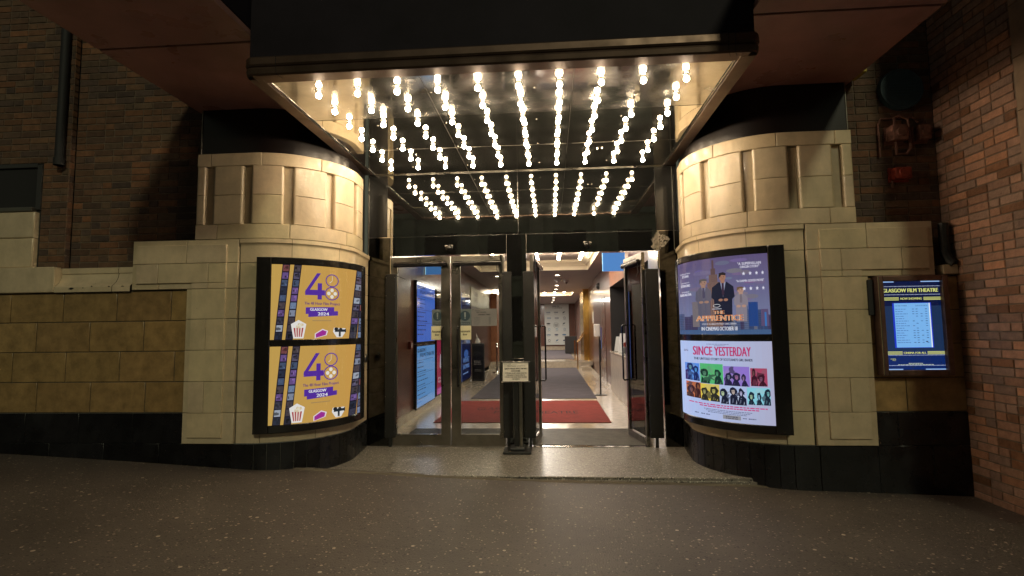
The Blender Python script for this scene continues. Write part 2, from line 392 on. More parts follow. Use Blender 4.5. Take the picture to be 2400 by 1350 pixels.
# ------------------------------------------------------------------ cinema building
B = empty('cinema_building', (-.39, 0, 0), 'Art Deco cinema building with two cream curved bays beside the lit glass entrance', 'building')
ZC = [.35, .672, 1.0, 1.33, 1.66, 1.985, 2.262, 2.52]
for side in 'LR':
    f = bay(side); fl = side == 'R'
    # lower body, flat wing part (L shaped)
    mb = MB(); cr = M['cream']
    surf(mb, f, [(s, 0) for s in samples(-1.31, 0, 9)+samples(0, ARC, .08)[1:]+[ARC+.66]], [(1.985, 0), (2.51, 0)], M['grout'], flip=fl, d=-.034)
    surf(mb, f, [(s, 0) for s in samples(-.68, 0, 9)+samples(0, ARC, .08)[1:]+[ARC+.66]], [(.35, 0), (1.985, 0)], M['grout'], flip=fl, d=-.034)
    # flat frame columns
    for i in range(len(ZC)-1):
        if ZC[i] < 1.98:
            a = -.68
        else: a = -1.31
        cuts = [a, -.11]
        if i in (1, 3): cuts = [a, -.40, -.11]
        if i == 5: cuts = [a, -1.0, -.45, -.11]
        if i == 6: cuts = [a, -.69, -.11]
        if i == 4: cuts = [a, -.32, -.11]
        for j in range(len(cuts)-1): block(mb, f, cuts[j], cuts[j+1], ZC[i], ZC[i+1], cr, flip=fl, c=tint(.07), d=0.0, back=.036)
    # raised L plate with a small bevel
    def plate(s0, s1, z0, z1):
        for zi in range(len(ZC)-1):
            a, b = max(z0, ZC[zi]), min(z1, ZC[zi+1])
            if b-a > .02:
                cc = [s0]+[v for v in {1: (-.44,), 3: (-.44,), 5: (-1.0, -.43), 6: (-.68,)}.get(zi, ()) if s0+.03 < v < s1-.03]+[s1]
                for j in range(len(cc)-1): block(mb, f, cc[j], cc[j+1], a, b, cr, d=.019, ch=.004, back=.025, gap=.002, flip=fl, c=tint(.06))
    plate(-.615, -.232, .415, 2.048); plate(-1.25, -.232, 2.048, 2.463)
    mb.build('flat_pier', B)
    # curved body, set back behind the flat frame, with a cove at its head
    mb = MB()
    cutsA = [-.10, .45, 1.02, ARC+.64]; cutsB = [-.10, .16, .74, 1.30, ARC+.64]
    for i in range(len(ZC)-2):
        cs = cutsA if i % 2 else cutsB
        for j in range(len(cs)-1): block(mb, f, cs[j], cs[j+1], ZC[i], ZC[i+1], cr, d=-.022, ds=.055, flip=fl, c=tint(.06), back=.02)
    cs = cutsA
    for j in range(len(cs)-1):
        c = tint(.05)
        S = [(s, 0) for s in samples(cs[j]+.0025, cs[j+1]-.0025, .055)]
        surf(mb, f, S, [(2.265, -.03), (2.265, -.022), (2.44, -.022), (2.455, -.020), (2.468, -.012), (2.476, 0), (2.480, .012), (2.513, .012), (2.519, .008), (2.519, -.3)], cr, c, fl)
    mb.build('curved_body', B)
    # drum with vertical flutes
    mb = MB(); E = ARC+.27; S0 = -.61
    surf(mb, f, [(s, 0) for s in [S0+.01]+samples(0, ARC, .06)+[E-.01]], [(2.52, 0), (3.46, 0)], cr, (.8, .8, .8), flip=fl, d=-.052)
    for z0, z1, cuts in ((2.52, 2.682, [S0, -.36, .42, 1.12, E]), (3.325, 3.47, [S0, -.45, .12, .75, 1.3, E])):
        for j in range(len(cuts)-1): block(mb, f, cuts[j], cuts[j+1], z0, z1, cr, ds=.055, flip=fl, c=tint(.06), back=.05)
    gr = [-.465, -.035, .40, .872, 1.325]; hw = .046
    edges = [S0]+[v for g_ in gr for v in (g_-hw, g_+hw)]+[E]
    for k in range(0, len(edges), 2):
        for z0, z1 in ((2.682, 3.003), (3.003, 3.325)):
            a, b = edges[k], edges[k+1]
            block(mb, f, a, b, z0, z1, cr, ds=.05, flip=fl, c=tint(.05), rs=.03 if b-a > .1 else .02, rdepth=.05, gap=.0015)
    # top and outer side
    surf(mb, f, [(s, 0) for s in [S0]+samples(0, ARC, .06)+[E]], [(3.468, -.003), (3.468, -.4)], cr, flip=fl)
    mb.build('fluted_drum', B)
    # black upper wall above the drum
    mb = MB()
    surf(mb, f, [(s, 0) for s in [S0-.01]+samples(0, ARC, .06)+[ARC+.675]], [(2.50, 0), (3.44, 0), (4.05, 0)], M['tower'], flip=fl, d=-.085)
    x0, y0 = f(S0-.01, -.085); mb.quad([(x0, y0, 2.3), (x0, y0+.5, 2.3), (x0, y0+.5, 4.05), (x0, y0, 4.05)], M['tower'])
    mb.tube([(x0+(.004 if side == 'R' else -.004), y0-.004, 3.47), (x0, y0-.004, 4.0)], .006, M['steel'], 6)
    mb.build('black_upper_wall', B)
    # plinth
    mb = MB(); pl = M['plinth']
    S = [(s, 0) for s in [-.68, 0]+samples(0, ARC, .07)+[ARC+.66]]
    surf(mb, f, S, [(-.5, 0), (.348, 0)], M['plinthgrout'], flip=fl, d=-.03)
    cuts = [-.68, -.14, .10]+[.10+.137*k for k in range(1, 14)]+[ARC+.64]
    for j in range(len(cuts)-1): block(mb, f, cuts[j], cuts[j+1], -.35, .348, pl, d=-.018, ds=.06, ch=.003, gap=.003, flip=fl, c=tint(.3))
    mb.build('curved_plinth', B)
# tan faience side panels, with plinth, sill
def side_wing(x0, x1, first):
    f = facing_street(-1.52); mb = MB()
    zs = [.672, .997, 1.322, 1.648, 1.972]
    mb.quad([(x0, -1.51, .67), (x1, -1.51, .67), (x1, -1.51, 1.98), (x0, -1.51, 1.98)], M['grout'])
    courses(mb, f, x0, x1, zs, .622, M['tan'], first=first, v=.16, gap=.0045, ch=.004)
    mb.build('tan_tile_panel', B)
    mb = MB()
    mb.quad([(x0, -1.51, -.5), (x1, -1.51, -.5), (x1, -1.51, .67), (x0, -1.51, .67)], M['plinthgrout'])
    courses(mb, f, x0, x1, [-.6, .35, .668], .62, M['plinth'], first=[.5, .2], v=.3, gap=.002, ch=.003, d=.002)
    mb.build('plinth', B)
side_wing(-9.0, -3.9, [.302, .0+.62, .26, .56])
side_wing(3.12, 3.965, [.30, .62, .2, .5])
# sills
def sill(x0, x1, z0=1.975, z1=2.25):
    mb = MB(); xs = [x0]; n = 0
    while xs[-1] < x1-.4: xs.append(xs[-1]+random.uniform(.55, .8))
    xs.append(x1)
    h = z1-z0
    prof = [(1.0, -1.52), (0, -1.556), (.18, -1.556), (.24, -1.550), (.28, -1.535), (.40, -1.50), (.58, -1.475), (.76, -1.465), (.765, -1.475), (.98, -1.475), (1, -1.468), (1, -1.36)]
    prof = prof[1:]
    for i in range(len(xs)-1):
        mb.grid([[(x, y, z0+h*t) for t, y in prof] for x in (xs[i]+.003, xs[i+1]-.003)], M['cream'], tint(.08))
    mb.build('sill', B, ang=50)
sill(-5.42, -4.535); 
mb = MB()
f = facing_street(-1.56)
for a, b in ((-9, -7.4), (-7.4, -6.2), (-6.2, -5.44)): block(mb, f, a, b, 1.975, 2.262, M['cream'], c=tint(.06), back=.1, ch=.008)
f2 = facing_street(-1.50)
for z0, z1 in ((2.262, 2.60), (2.60, 2.90)): block(mb, f2, -6.5, -5.76, z0, z1, M['cream'], c=tint(.06), back=.2, ch=.012)
mb.box(-5.46, -5.42, -1.56, -1.4, 1.978, 2.25, M['cream'], .01)
mb.build('window_surround', B)
# left window, set into brick
mb = MB()
mb.box(-5.80, -5.74, -1.46, -1.34, 2.93, 3.45, M['darkgrey'], .006); mb.box(-7.2, -5.80, -1.46, -1.34, 3.42, 3.47, M['darkgrey'], .006)
mb.box(-7.2, -5.80, -1.50, -1.34, 2.905, 2.955, M['steel'], .008)
wf = mb.build('window', B)
mb = MB(); mb.box(-7.2, -5.81, -1.41, -1.40, 2.956, 3.42, M['blackglass']); mb.build('pane', wf)
mb = MB()
mb.box(3.815, 3.96, -1.556, -1.40, 1.99, 2.085, M['cream'], .012); mb.build('sill', B)
mb = MB(); mb.tube([(3.885, -1.50, 2.50), (3.885, -1.50, 2.2), (3.90, -1.53, 2.12), (3.92, -1.56, 2.09)], .045, M['blackmat'], 10); mb.build('drain_pipe', B)

# brick work
BR = [(.14, .072, .040), (.12, .064, .038), (.15, .080, .042), (.105, .062, .040), (.085, .054, .040), (.165, .078, .038), (.125, .078, .046)]
def bricks(mb, f, s0, s1, z0, z1, L=.228, H=.0765, d=0, pal=BR, hot=.05):
    n = int((z1-z0)/H+.5)
    for i in range(n):
        s = s0-(L*.5 if i % 2 else 0)-.1*random.random()*0
        a0 = z0+i*H
        while s < s1:
            ln = L if random.random() > .25 else L*.5
            a, b = max(s, s0), min(s+ln, s1)
            if b-a > .03:
                c = random.choice(pal); k = random.uniform(.75, 1.25)
                if random.random() < hot: c = (.20, .088, .04)
                c = tuple(v*k for v in c)
                g = .0045; j = random.uniform(-.0025, .0015)
                S = [(a+g, -.011), (a+g+.003, j), (b-g-.003, j), (b-g, -.011)]
                Z = [(a0+g, -.011), (a0+g+.003, 0), (a0+H-g-.003, 0), (a0+H-g, -.011)]
                surf(mb, f, S, Z, M['brick'], c, d=d)
            s += ln
    mb.quad([(*f(s0, -.008+d), z0), (*f(s1, -.008+d), z0), (*f(s1, -.008+d), z1), (*f(s0, -.008+d), z1)], M['mortar'])
mb = MB(); f = facing_street(-1.38)
bricks(mb, f, -5.42, -3.78, 2.25, 5.6)
fp = facing_street(-1.45)
bricks(mb, fp, -9, -5.42, 3.47, 5.6); bricks(mb, fp, -5.74, -5.42, 2.25, 3.47)
fs = facing_right(-5.42)
bricks(mb, lambda s, off: (-5.42+off, s), -1.45, -1.38, 2.25, 5.6)
mb.build('brick_wall', B)
mb = MB(); bricks(mb, f, 3.08, 3.96, 2.08, 5.6, hot=.05); mb.build('brick_wall', B)
mb = MB(); mb.tube([(-5.50, -1.50, 3.42), (-5.50, -1.50, 6)], .045, M['dark'], 12); mb.tube([(-5.50, -1.50, 3.42), (-5.50, -1.50, 3.5)], .055, M['dark'], 12); mb.build('dark_recess_tube', B)  # added dark tube, stands in for a shaded vertical recess in the brick

mb = MB()
mb.box(-9, -3.80, -1.365, -1.2, -.5, 5.9, M['dark']); mb.build('wall_core', B); mb = MB(); mb.box(-9, -5.436, -1.435, -1.30, -.5, 5.9, M['dark']); mb.build('wall_core', B)
mb = MB(); mb.box(3.10, 4.3, -1.365, -1.2, -.5, 5.9, M['dark']); mb.build('wall_core', B)
mb = MB(); mb.box(-9, -4.0, -1.46, -1.37, -.5, 2.2, M['dark']); mb.build('wall_core', B)
mb = MB(); mb.box(3.2, 4.0, -1.46, -1.37, -.5, 2.05, M['dark']); mb.build('wall_core', B)
mb = MB(); rk = random.Random(6)
def chip(cx, cy, cz, sx, sz, nrm=(0, -1)):
    pts = []
    for j in range(9): a_ = 2*math.pi*j/9; q_ = rk.uniform(.55, 1.15); pts.append((cx+sx*q_*math.cos(a_), cy, cz+sz*q_*math.sin(a_)))
    mb = MB(); mb.quad(pts, M['dark']); mb.build('glaze_chip', B, smooth=False)
for cx, cz, sx, sz in ((-5.22, 2.015, .035, .014), (-4.98, 2.035, .012, .006), (-4.78, 2.03, .014, .006), (-4.62, 2.03, .022, .007), (-5.08, 2.02, .008, .005)): chip(cx, -1.5575, cz, sx, sz)
for cx, cz, sx, sz in ((3.55, 2.262, .09, .006), (3.42, 2.10, .01, .05), (3.55, 2.24, .02, .012), (3.30, 2.40, .012, .005), (-4.40, 2.40, .010, .018)): chip(cx, -1.5625, cz, sx, sz)
mb = MB()
P = []
for x in samples(-3.75, -2.85, .05):
    q_ = .018+.022*rk.random()*(1-abs(x+3.3)/.5 if abs(x+3.3) < .5 else 0)
    P.append([(x, -1.60-rk.random()*.012, ghs(x)+.003), (x, -1.565, ghs(x)+q_), (x, -1.535, ghs(x)+q_+.004)])

# projecting brick return on the right
W2 = empty('brick_return_wall', (3.96, -2.4, ghs(3.96)), 'orange brick wall jutting toward the street at the right end', 'wall')
mb = MB(); ORG = [(.34, .175, .11), (.37, .195, .125), (.30, .165, .11), (.27, .165, .12), (.40, .19, .105), (.25, .155, .115)]
fr_ = facing_left(3.96)
mb.box(3.975, 4.30, -3.1, -1.30, -.5, 5.9, M['dark'])
bricks(mb, fr_, 1.37, 2.33, -.45, 5.6, L=.235, H=.0785, pal=ORG, hot=.10)
bricks(mb, fr_, 2.75, 3.1, -.45, 5.6, L=.235, H=.0785, pal=ORG, hot=.10)
mb.build('brickwork', W2)
mb = MB()
z = -.4
while z < 5.5: block(mb, fr_, 2.33, 2.75, z, z+.46, M['sandstone'], d=.012, c=tint(.1), ch=.006, back=.03); z += .46
mb.build('stone_pilaster', W2)

# ---- entrance surround
bgm = M['blackglass']
mb = MB()
def panel(mb, x0, x1, z0, z1, y=0.0, th=.03, mt=None, g=.003): mb.box(x0+g, x1-g, y, y+th, z0+g, z1-g, mt or bgm, .0015)
panel(mb, -2.19, -.405, 2.775, 3.64); panel(mb, -.405, 1.405, 2.775, 3.64)
mb.build('mirror_fascia', B)
for a_, b_ in ((-2.46, -2.19), (1.405, 1.66)): mb = MB(); panel(mb, a_, b_, 2.775, 3.64, mt=M['sidegloss'], g=.001); mb.build('reflection_cover', B)  # added dull strips at the fascia ends, hiding the drum's mirror image
mb = MB(); panel(mb, -2.14, -.565, 2.515, 2.772, -.004); panel(mb, -.30, 1.43, 2.515, 2.772, -.004); hd = mb.build('door_header', B)
mb = MB(); panel(mb, -2.46, -2.14, 0, 2.772, mt=M['sideglass']); mb.build('side_panel', B)
mb = MB(); panel(mb, 1.43, 1.70, 0, 2.772, mt=M['sideglass']); mb.build('side_panel', B)
mb = MB(); panel(mb, -.565, -.30, 0, 2.772, -.008); mb.build('centre_post', B)
mb = MB()
mb.box(-2.44, 1.65, -.012, .0, 2.768, 2.776, M['bright']); mb.box(-.408, -.402, -.010, .0, 2.776, 3.63, M['bright'])
mb.box(-2.445, -2.437, -.012, 0, 2.52, 3.63, M['steel']); mb.box(1.625, 1.633, -.012, 0, 2.52, 3.63, M['steel'])
mb.box(-2.142, -2.137, -.008, .0, 2.515, 2.768, M['steel']); mb.box(1.428, 1.433, -.008, .0, 2.3, 2.768, M['steel'])
mb.box(-.567, -.562, -.013, -.004, 2.515, 2.768, M['steel']); mb.box(-.302, -.297, -.013, -.004, 2.515, 2.768, M['steel'])
mb.build('metal_trim', B)
mb = MB()   # wall mass behind the glass
mb.box(-2.46, 1.70, .035, .12, 2.53, 3.9, M['dark']); mb.box(-2.5, -2.16, .035, .12, 0, 2.53, M['dark']); mb.box(1.45, 1.75, .035, .12, 0, 2.53, M['dark']); mb.box(-.56, -.305, .025, .11, 0, 2.53, M['dark'])
mb.build('door_jamb', B)
# scuffed patch on the header
mb = MB(); rp = random.Random(3)
for k in range(620):
    a = rp.uniform(0, 2*math.pi); r_ = rp.random()**.42*(1+.18*math.sin(3*a+1)+.10*math.sin(7*a))
    cx, cz = 1.435+r_*.105*math.cos(a)+.02*r_*math.sin(a), 2.625+r_*.108*math.sin(a)
    if rp.random() < .35*math.exp(-((cx-1.42)**2+(cz-2.62)**2)/.0008): continue
    l = rp.uniform(.006, .022); th = 1.2+rp.gauss(0, .9)+.5*math.cos(a); w = rp.uniform(.0012, .0034)
    dx, dz = math.cos(th)*l, math.sin(th)*l; nx, nz = -math.sin(th)*w, math.cos(th)*w
    y = -.0065-rp.random()*.003
    mb.quad([(cx-nx, y, cz-nz), (cx+nx, y, cz+nz), (cx+dx+nx*.4, y, cz+dz+nz*.4), (cx+dx-nx*.4, y, cz+dz-nz*.4)][::-1], M['scuff'])
mb.build('scuffed_patch', B, smooth=False, label='white scuffed patch of old adhesive on black glass')
# finger guards
for x0, x1 in ((-2.19, -2.05), (-.625, -.50), (-.352, -.205), (1.235, 1.405)):
    mb = MB(); mb.box(x0, x1, -.055, -.012, .12, 2.27, M['blackmat'], .008)
    for z in (.2, .65, 1.1, 1.55, 1.98, 2.22):
        for x in (x0+.012, x1-.012): mb.lathe([(.0, -.004), (.005, -.003), (.006, 0)], (x, -.055, z), M['bright'], 8, 'y')
    mb.box((x0+x1)/2-.02, (x0+x1)/2+.02, -.04, -.012, .0, .12, M['blackmat'], .004)
    mb.build('door_guard', B)
for x in (-2.125, -.64, -.19, 1.415):
    mb = MB(); mb.box(x-.012, x+.012, -.03, -.006, 2.27, 2.50, M['bright'], .004); mb.build('hinge_rail', B)
# sensors
for x in (-1.335, .505):
    mb = MB(); mb.box(x-.055, x+.055, -.03, -.005, 2.625, 2.65, M['steel'], .006)
    pr = [(.0, -.062), (.02, -.058), (.036, -.044), (.046, -.024), (.05, 0)]
    mb.lathe(pr, (x, -.006, 2.605), M['blackgloss'], 18, 'y'); mb.ring = None
    mb.build('door_sensor', B)
# door leaves
def leaf(name, x0, x1, z0=.008, z1=2.50, hx=None, ang=0, handle='r', label=None):
    # built closed in plane y=.02, hinged at hx
    def T(mbx):
        if ang:
            c, s = math.cos(ang), math.sin(ang)
            mbx.v = [((x-hx)*c-(y-.02)*s+hx, (x-hx)*s+(y-.02)*c+.02, z) for x, y, z in mbx.v]
        return mbx
    st = .095 if not ang else .05
    mb = MB(); y0, y1 = 0.0, .045
    mb.box(x0, x0+st*(.8 if handle == 'r' else 1.3), y0, y1, z0, z1, M['steel'], .004); mb.box(x1-st*(1.3 if handle == 'r' else .8), x1, y0, y1, z0, z1, M['steel'], .004)
    mb.box(x0+.02, x1-.02, y0+.001, y1-.001, z0, .155 if not ang else .10, M['steel'], .004); mb.box(x0+.02, x1-.02, y0+.001, y1-.001, 2.40, z1, M['steel'], .004)
    lf = T(mb).build(name, B, label=label)
    mb = MB(); mb.box(x0+.06, x1-.06, .018, .026, .12, 2.42, M['glass']); T(mb).build('glass_pane', lf)
    mb = MB(); xh = x1-.10 if handle == 'r' else x0+.10; d = -1 if handle == 'r' else 1
    for ys in ((-1,) if not ang else (-1, 1)):
        yo = -.075 if ys < 0 else .12; yb = 0 if ys < 0 else .045
        mb.tube([(xh+.075*0, yb, 1.55), (xh, yo*.8, 1.558), (xh, yo, 1.54), (xh, yo, .80), (xh, yo*.8, .782), (xh, yb, .79)], .012, M['blackgloss'], 8)
    T(mb).build('handle', lf)
    mb = MB(); mb.box(x0+.03, x1-.03, -.055, -.002, 2.36, 2.415, M['blackgloss'], .014)
    mb.tube([(x0+.05, -.05, 2.42), (x1-.05, -.05, 2.42)], .006, M['bright'], 6)
    T(mb).build('sensor_bar', lf)
    mb = MB(); cx = x0+.1 if handle == 'r' else x1-.1
    mb.tube([(cx, -.012, 2.37), (cx+.005*d, -.018, 2.30), (cx-.03*d*-1, -.018, 2.25), (cx-.09*d*-1*-1, -.012, 2.20)], .005, M['dark'], 6); T(mb).build('cable', lf)
    return lf
leaf('glass_door', -2.12, -1.325, handle='r', label='closed glass door leaf at the far left')
leaf('glass_door', -1.312, -.60, handle='l', label='closed glass door leaf beside the centre post')
leaf('glass_door', -.235, .49, hx=-.235, ang=R(84), handle='r', label='glass door leaf swung open beside the centre post')
leaf('glass_door', .47, 1.22, hx=1.22, ang=R(-80), handle='l', label='glass door leaf swung open on the right')
mb = MB(); mb.box(-.25, 1.25, -.03, .06, .0005, .006, M['bright']); mb.box(-2.13, -.60, -.02, -.002, .0005, .005, M['steel']); mb.build('threshold_strip', B)

# ------------------------------------------------------------------ entrance canopy
K = empty('entrance_canopy', (-.42, -1.4, 3.63), 'dark boxy canopy with mirrored underside full of round bulbs', 'canopy')
ZS, YF = 3.64, -2.845
mb = MB()
# soffit panels (mirror) with tight joints
ys = [YF+.005, -1.90, -.98, -.004]; xs = [-2.35, -1.40, -.40, .22, 1.12, 1.50]
for i in range(3):
    for a, b in ((-2.36, -1.06), (-1.06, .235), (.235, 1.52)):
        mb.box(a+.0012, b-.0012, ys[i]+.0012, ys[i+1]-.0012, ZS-.001, ZS+.03, M['soffit2'] if i == 0 else M['soffit'], .0008)
sf = mb.build('mirror_soffit', K)
for y_ in (-1.90, -.98):
    mb = MB(); mb.box(-2.35, 1.51, y_-.0022, y_+.0022, ZS-.0035, ZS-.0012, M['bright'] if y_ != -.98 else M['steel']); mb.build('panel_seam', K)
for x_ in (-1.06, .235):
    mb = MB(); mb.box(x_-.0018, x_+.0018, YF+.01, -.02, ZS-.0035, ZS-.0012, M['steel']); mb.build('panel_seam', K)
mb = MB(); mb.box(-2.43, 1.64, -.006, -.001, ZS-.012, ZS-.006, M['steel']); mb.build('wall_edge_trim', K)
# small round fittings + screws in the soffit
for x, y in ((-1.62, -.78), (.62, -.78)): mb = MB(); mb.lathe([(.0, -.012), (.028, -.012), (.034, -.006), (.036, 0)], (x, y, ZS-.002), M['bright'], 18); mb.build('soffit_fitting', K)
for x in (-1.75, -1.03, -.1, .75):
    for y in (-2.42, -1.72, -1.02, -.32): mb = MB(); mb.lathe([(.0, -.004), (.008, -.003), (.009, 0)], (x, y, ZS-.002), M['steel'], 8); mb.build('soffit_screw', K)
# fascia box
mb = MB(); X0, X1 = -2.50, 1.665
mb.box(X0+.03, X1-.03, YF-.02, -1.0, 3.775, 4.6, M['fascia'], .012); mb.build('fascia', K)
# rounded bronze rim
def rim_path(off, r=.07, yb=-.06):
    pts = [(X0-off, yb)]
    for k in range(7): a = math.pi*k/12; pts.append((X0+r-(r+off)*math.cos(a), YF-.045+r-(r+off)*math.sin(a)))
    for k in range(7): a = math.pi/2-math.pi*k/12; pts.append((X1-r+(r+off)*math.cos(a), YF-.045+r-(r+off)*math.sin(a)))
    pts.append((X1+off, yb)); return pts
mb = MB()
prof = [(-.05, 3.79), (0, 3.788), (.010, 3.775), (.012, 3.72), (.004, 3.705), (-.004, 3.700), (0, 3.694), (.006, 3.68), (0, 3.642), (-.012, 3.628), (-.13, 3.624), (-.135, 3.630), (-.137, 3.66)]
rp_ = [rim_path(o_) for o_, z_ in prof]
mb.grid([[(rp_[j][i][0], rp_[j][i][1], prof[j][1]) for j in range(len(prof))] for i in range(len(rp_[0]))], M['rim'], flip=True)
mb.build('canopy_rim', K, ang=25)
mb = MB()
mb.tube([(-2.352, YF+.02, 3.632), (-2.352, -.02, 3.632)], .006, M['bright'], 6); mb.tube([(1.512, YF+.02, 3.632), (1.512, -.02, 3.632)], .006, M['bright'], 6)
mb.tube([(-2.352, YF+.02, 3.632), (1.512, YF+.02, 3.632)], .004, M['bright'], 6)
for x_ in (1.42, 1.47, -2.22):
    mb.tube([(x_, YF-.058, 3.785), (x_, YF-.058, 3.705), (x_, YF-.051, 3.68), (x_, YF-.046, 3.642), (x_+.01, YF-.03, 3.627), (x_+.03, YF+.01, 3.622)], .0022, M['dark'], 5)
mb.build('soffit_edge_trim', K)
# wide maroon wings either side
for a, b in ((-3.92, X0+.02), (X1-.02, 3.125)):
    mb = MB()
    for y0, y1 in ((-3.9, -2.765), (-2.745, -1.10)):
        mb.box(a, b, y0, y1, 4.0, 4.06, M['upper'], .01)
    mb.box(a, b, -2.765, -2.745, 4.012, 4.05, M['dark'])
    mb.box(a, b, -1.10, -.05, 4.0, 4.06, M['upper'])
    mb.box(a, b, -3.95, -.3, 4.06, 4.45, M['fascia'], .02)
    mb.build('canopy_wing', K)
mb = MB(); mb.box(3.11, 3.20, -1.62, -1.42, 4.03, 4.10, mat('yellow_paint', (.5, .38, .03), .5), .005); mb.build('yellow_bracket', K)

# bulbs
glb = MB(); prof = []
for k in range(11):
    a = math.pi*k/12+.0; prof.append((.0245*math.sin(a), -.0245*math.cos(a)))
prof.append((.011, .025))
glb.lathe(prof, (0, 0, -.048), M['globe'], 14); gme = glb.build('globe', None).data
dg_ = MB(); dg_.lathe(prof, (0, 0, -.048), M['deadglobe'], 14); dme = dg_.build('globe', None).data
cb = MB(); cb.lathe([(.012, -.026), (.019, -.020), (.022, -.006), (.030, -.003), (.030, .0)], (0, 0, 0), M['steel'], 14); cme = cb.build('collar', None).data
for o_ in list(bpy.data.objects):
    if o_.name in ('globe', 'globe.001', 'collar') and o_.parent is None: bpy.data.objects.remove(o_)
ORD = ['first', 'second', 'third', 'fourth', 'fifth', 'sixth', 'seventh', 'eighth', 'ninth', 'tenth']
rb = random.Random(8)
for r_ in range(7):
    for c_ in range(10):
        x = -2.005+.354*c_; y = -2.56+.355*r_
        o = bpy.data.objects.new('light_bulb', None); COL.objects.link(o); o.location = (x+rb.uniform(-.003, .003), y+rb.uniform(-.003, .003), ZS-.002); o.empty_display_size = .02
        dead = (r_ == 1 and c_ == 8)
        row = 'front row' if r_ == 0 else ('back row' if r_ == 6 else ORD[r_]+' row from the street')
        props(o, ('unlit' if dead else 'lit')+' round bulb under the canopy, %s from left in the %s' % (ORD[c_], row), 'light bulb', 'globe bulbs in rows under the canopy')
        gg = bpy.data.objects.new('globe', dme if dead else gme); COL.objects.link(gg); gg.parent = o
        kk = bpy.data.objects.new('collar', cme); COL.objects.link(kk); kk.parent = o

# ------------------------------------------------------------------ curved display cases
def case(side, label, art_fns):
    f = bay(side); fl = side == 'R'
    x, y = f(.8, .0)
    T = empty('display_case', (x, y, .46), label, 'display case', 'curved poster cases on the bays')
    mb = MB(); bk = M['blackgloss']
    SS = samples(.12, 1.50, .045)
    outline = [(0, 0), (0, .045), (.012, .058), (.012, .058)]
    def bar(s0, s1, z0, z1, d0, d1, ch=.008):
        S = [(s0, d0), (s0, d1-ch), (s0+ch, d1)]+[(s, d1) for s in samples(s0+ch, s1-ch, .045)[1:]]+[(s1, d1-ch), (s1, d0)]
        Z = [(z0, d0), (z0, d1-ch), (z0+ch, d1), (z1-ch, d1), (z1, d1-ch), (z1, d0)]
        surf(mb, f, S, Z, bk, flip=fl)
    se = 1.342 if side == 'L' else 1.405
    bar(.12, .262, .46, 2.31, -.03, .075); bar(se, 1.50 if side == 'L' else 1.56, .46, 2.31, -.03, .075)
    bar(.262, se, .46, .545, -.03, .073); bar(.262, se, 1.358, 1.432, -.03, .073); bar(.262, se, 2.232, 2.31, -.03, .073)
    mb.build('case_frame', T)
    for (z0, z1, fn, lb) in ((1.430, 2.234, art_fns[0], 'upper'), (.543, 1.360, art_fns[1], 'lower')):
        w = 1.09
        art = Art(); fn(art, w, z1-z0)
        # the sheet follows the curve: positions measured along its bent width
        tab = [0, .082, .158, .234, .314, .397, .484, .581, .69, .821, 1] if side == 'L' else [0, .24, .38, .49, .583, .665, .74, .814, .882, .945, 1]
        def wp(u): t = min(max(u/w*10, 0), 9.9999); i = int(t); return tab[i]+(tab[i+1]-tab[i])*(t-i)
        if side == 'L': mp = lambda u, v, h, z0=z0: (*f(.257+1.083*wp(u), .066+h), z0+v)
        else: mp = lambda u, v, h, z0=z0: (*f(1.402-1.146*wp(u), .066+h), z0+v)
        art.build('backlit_poster', mp, M['screenart'], T, slice_=.02, lift=.0006, label=fn.__doc__)
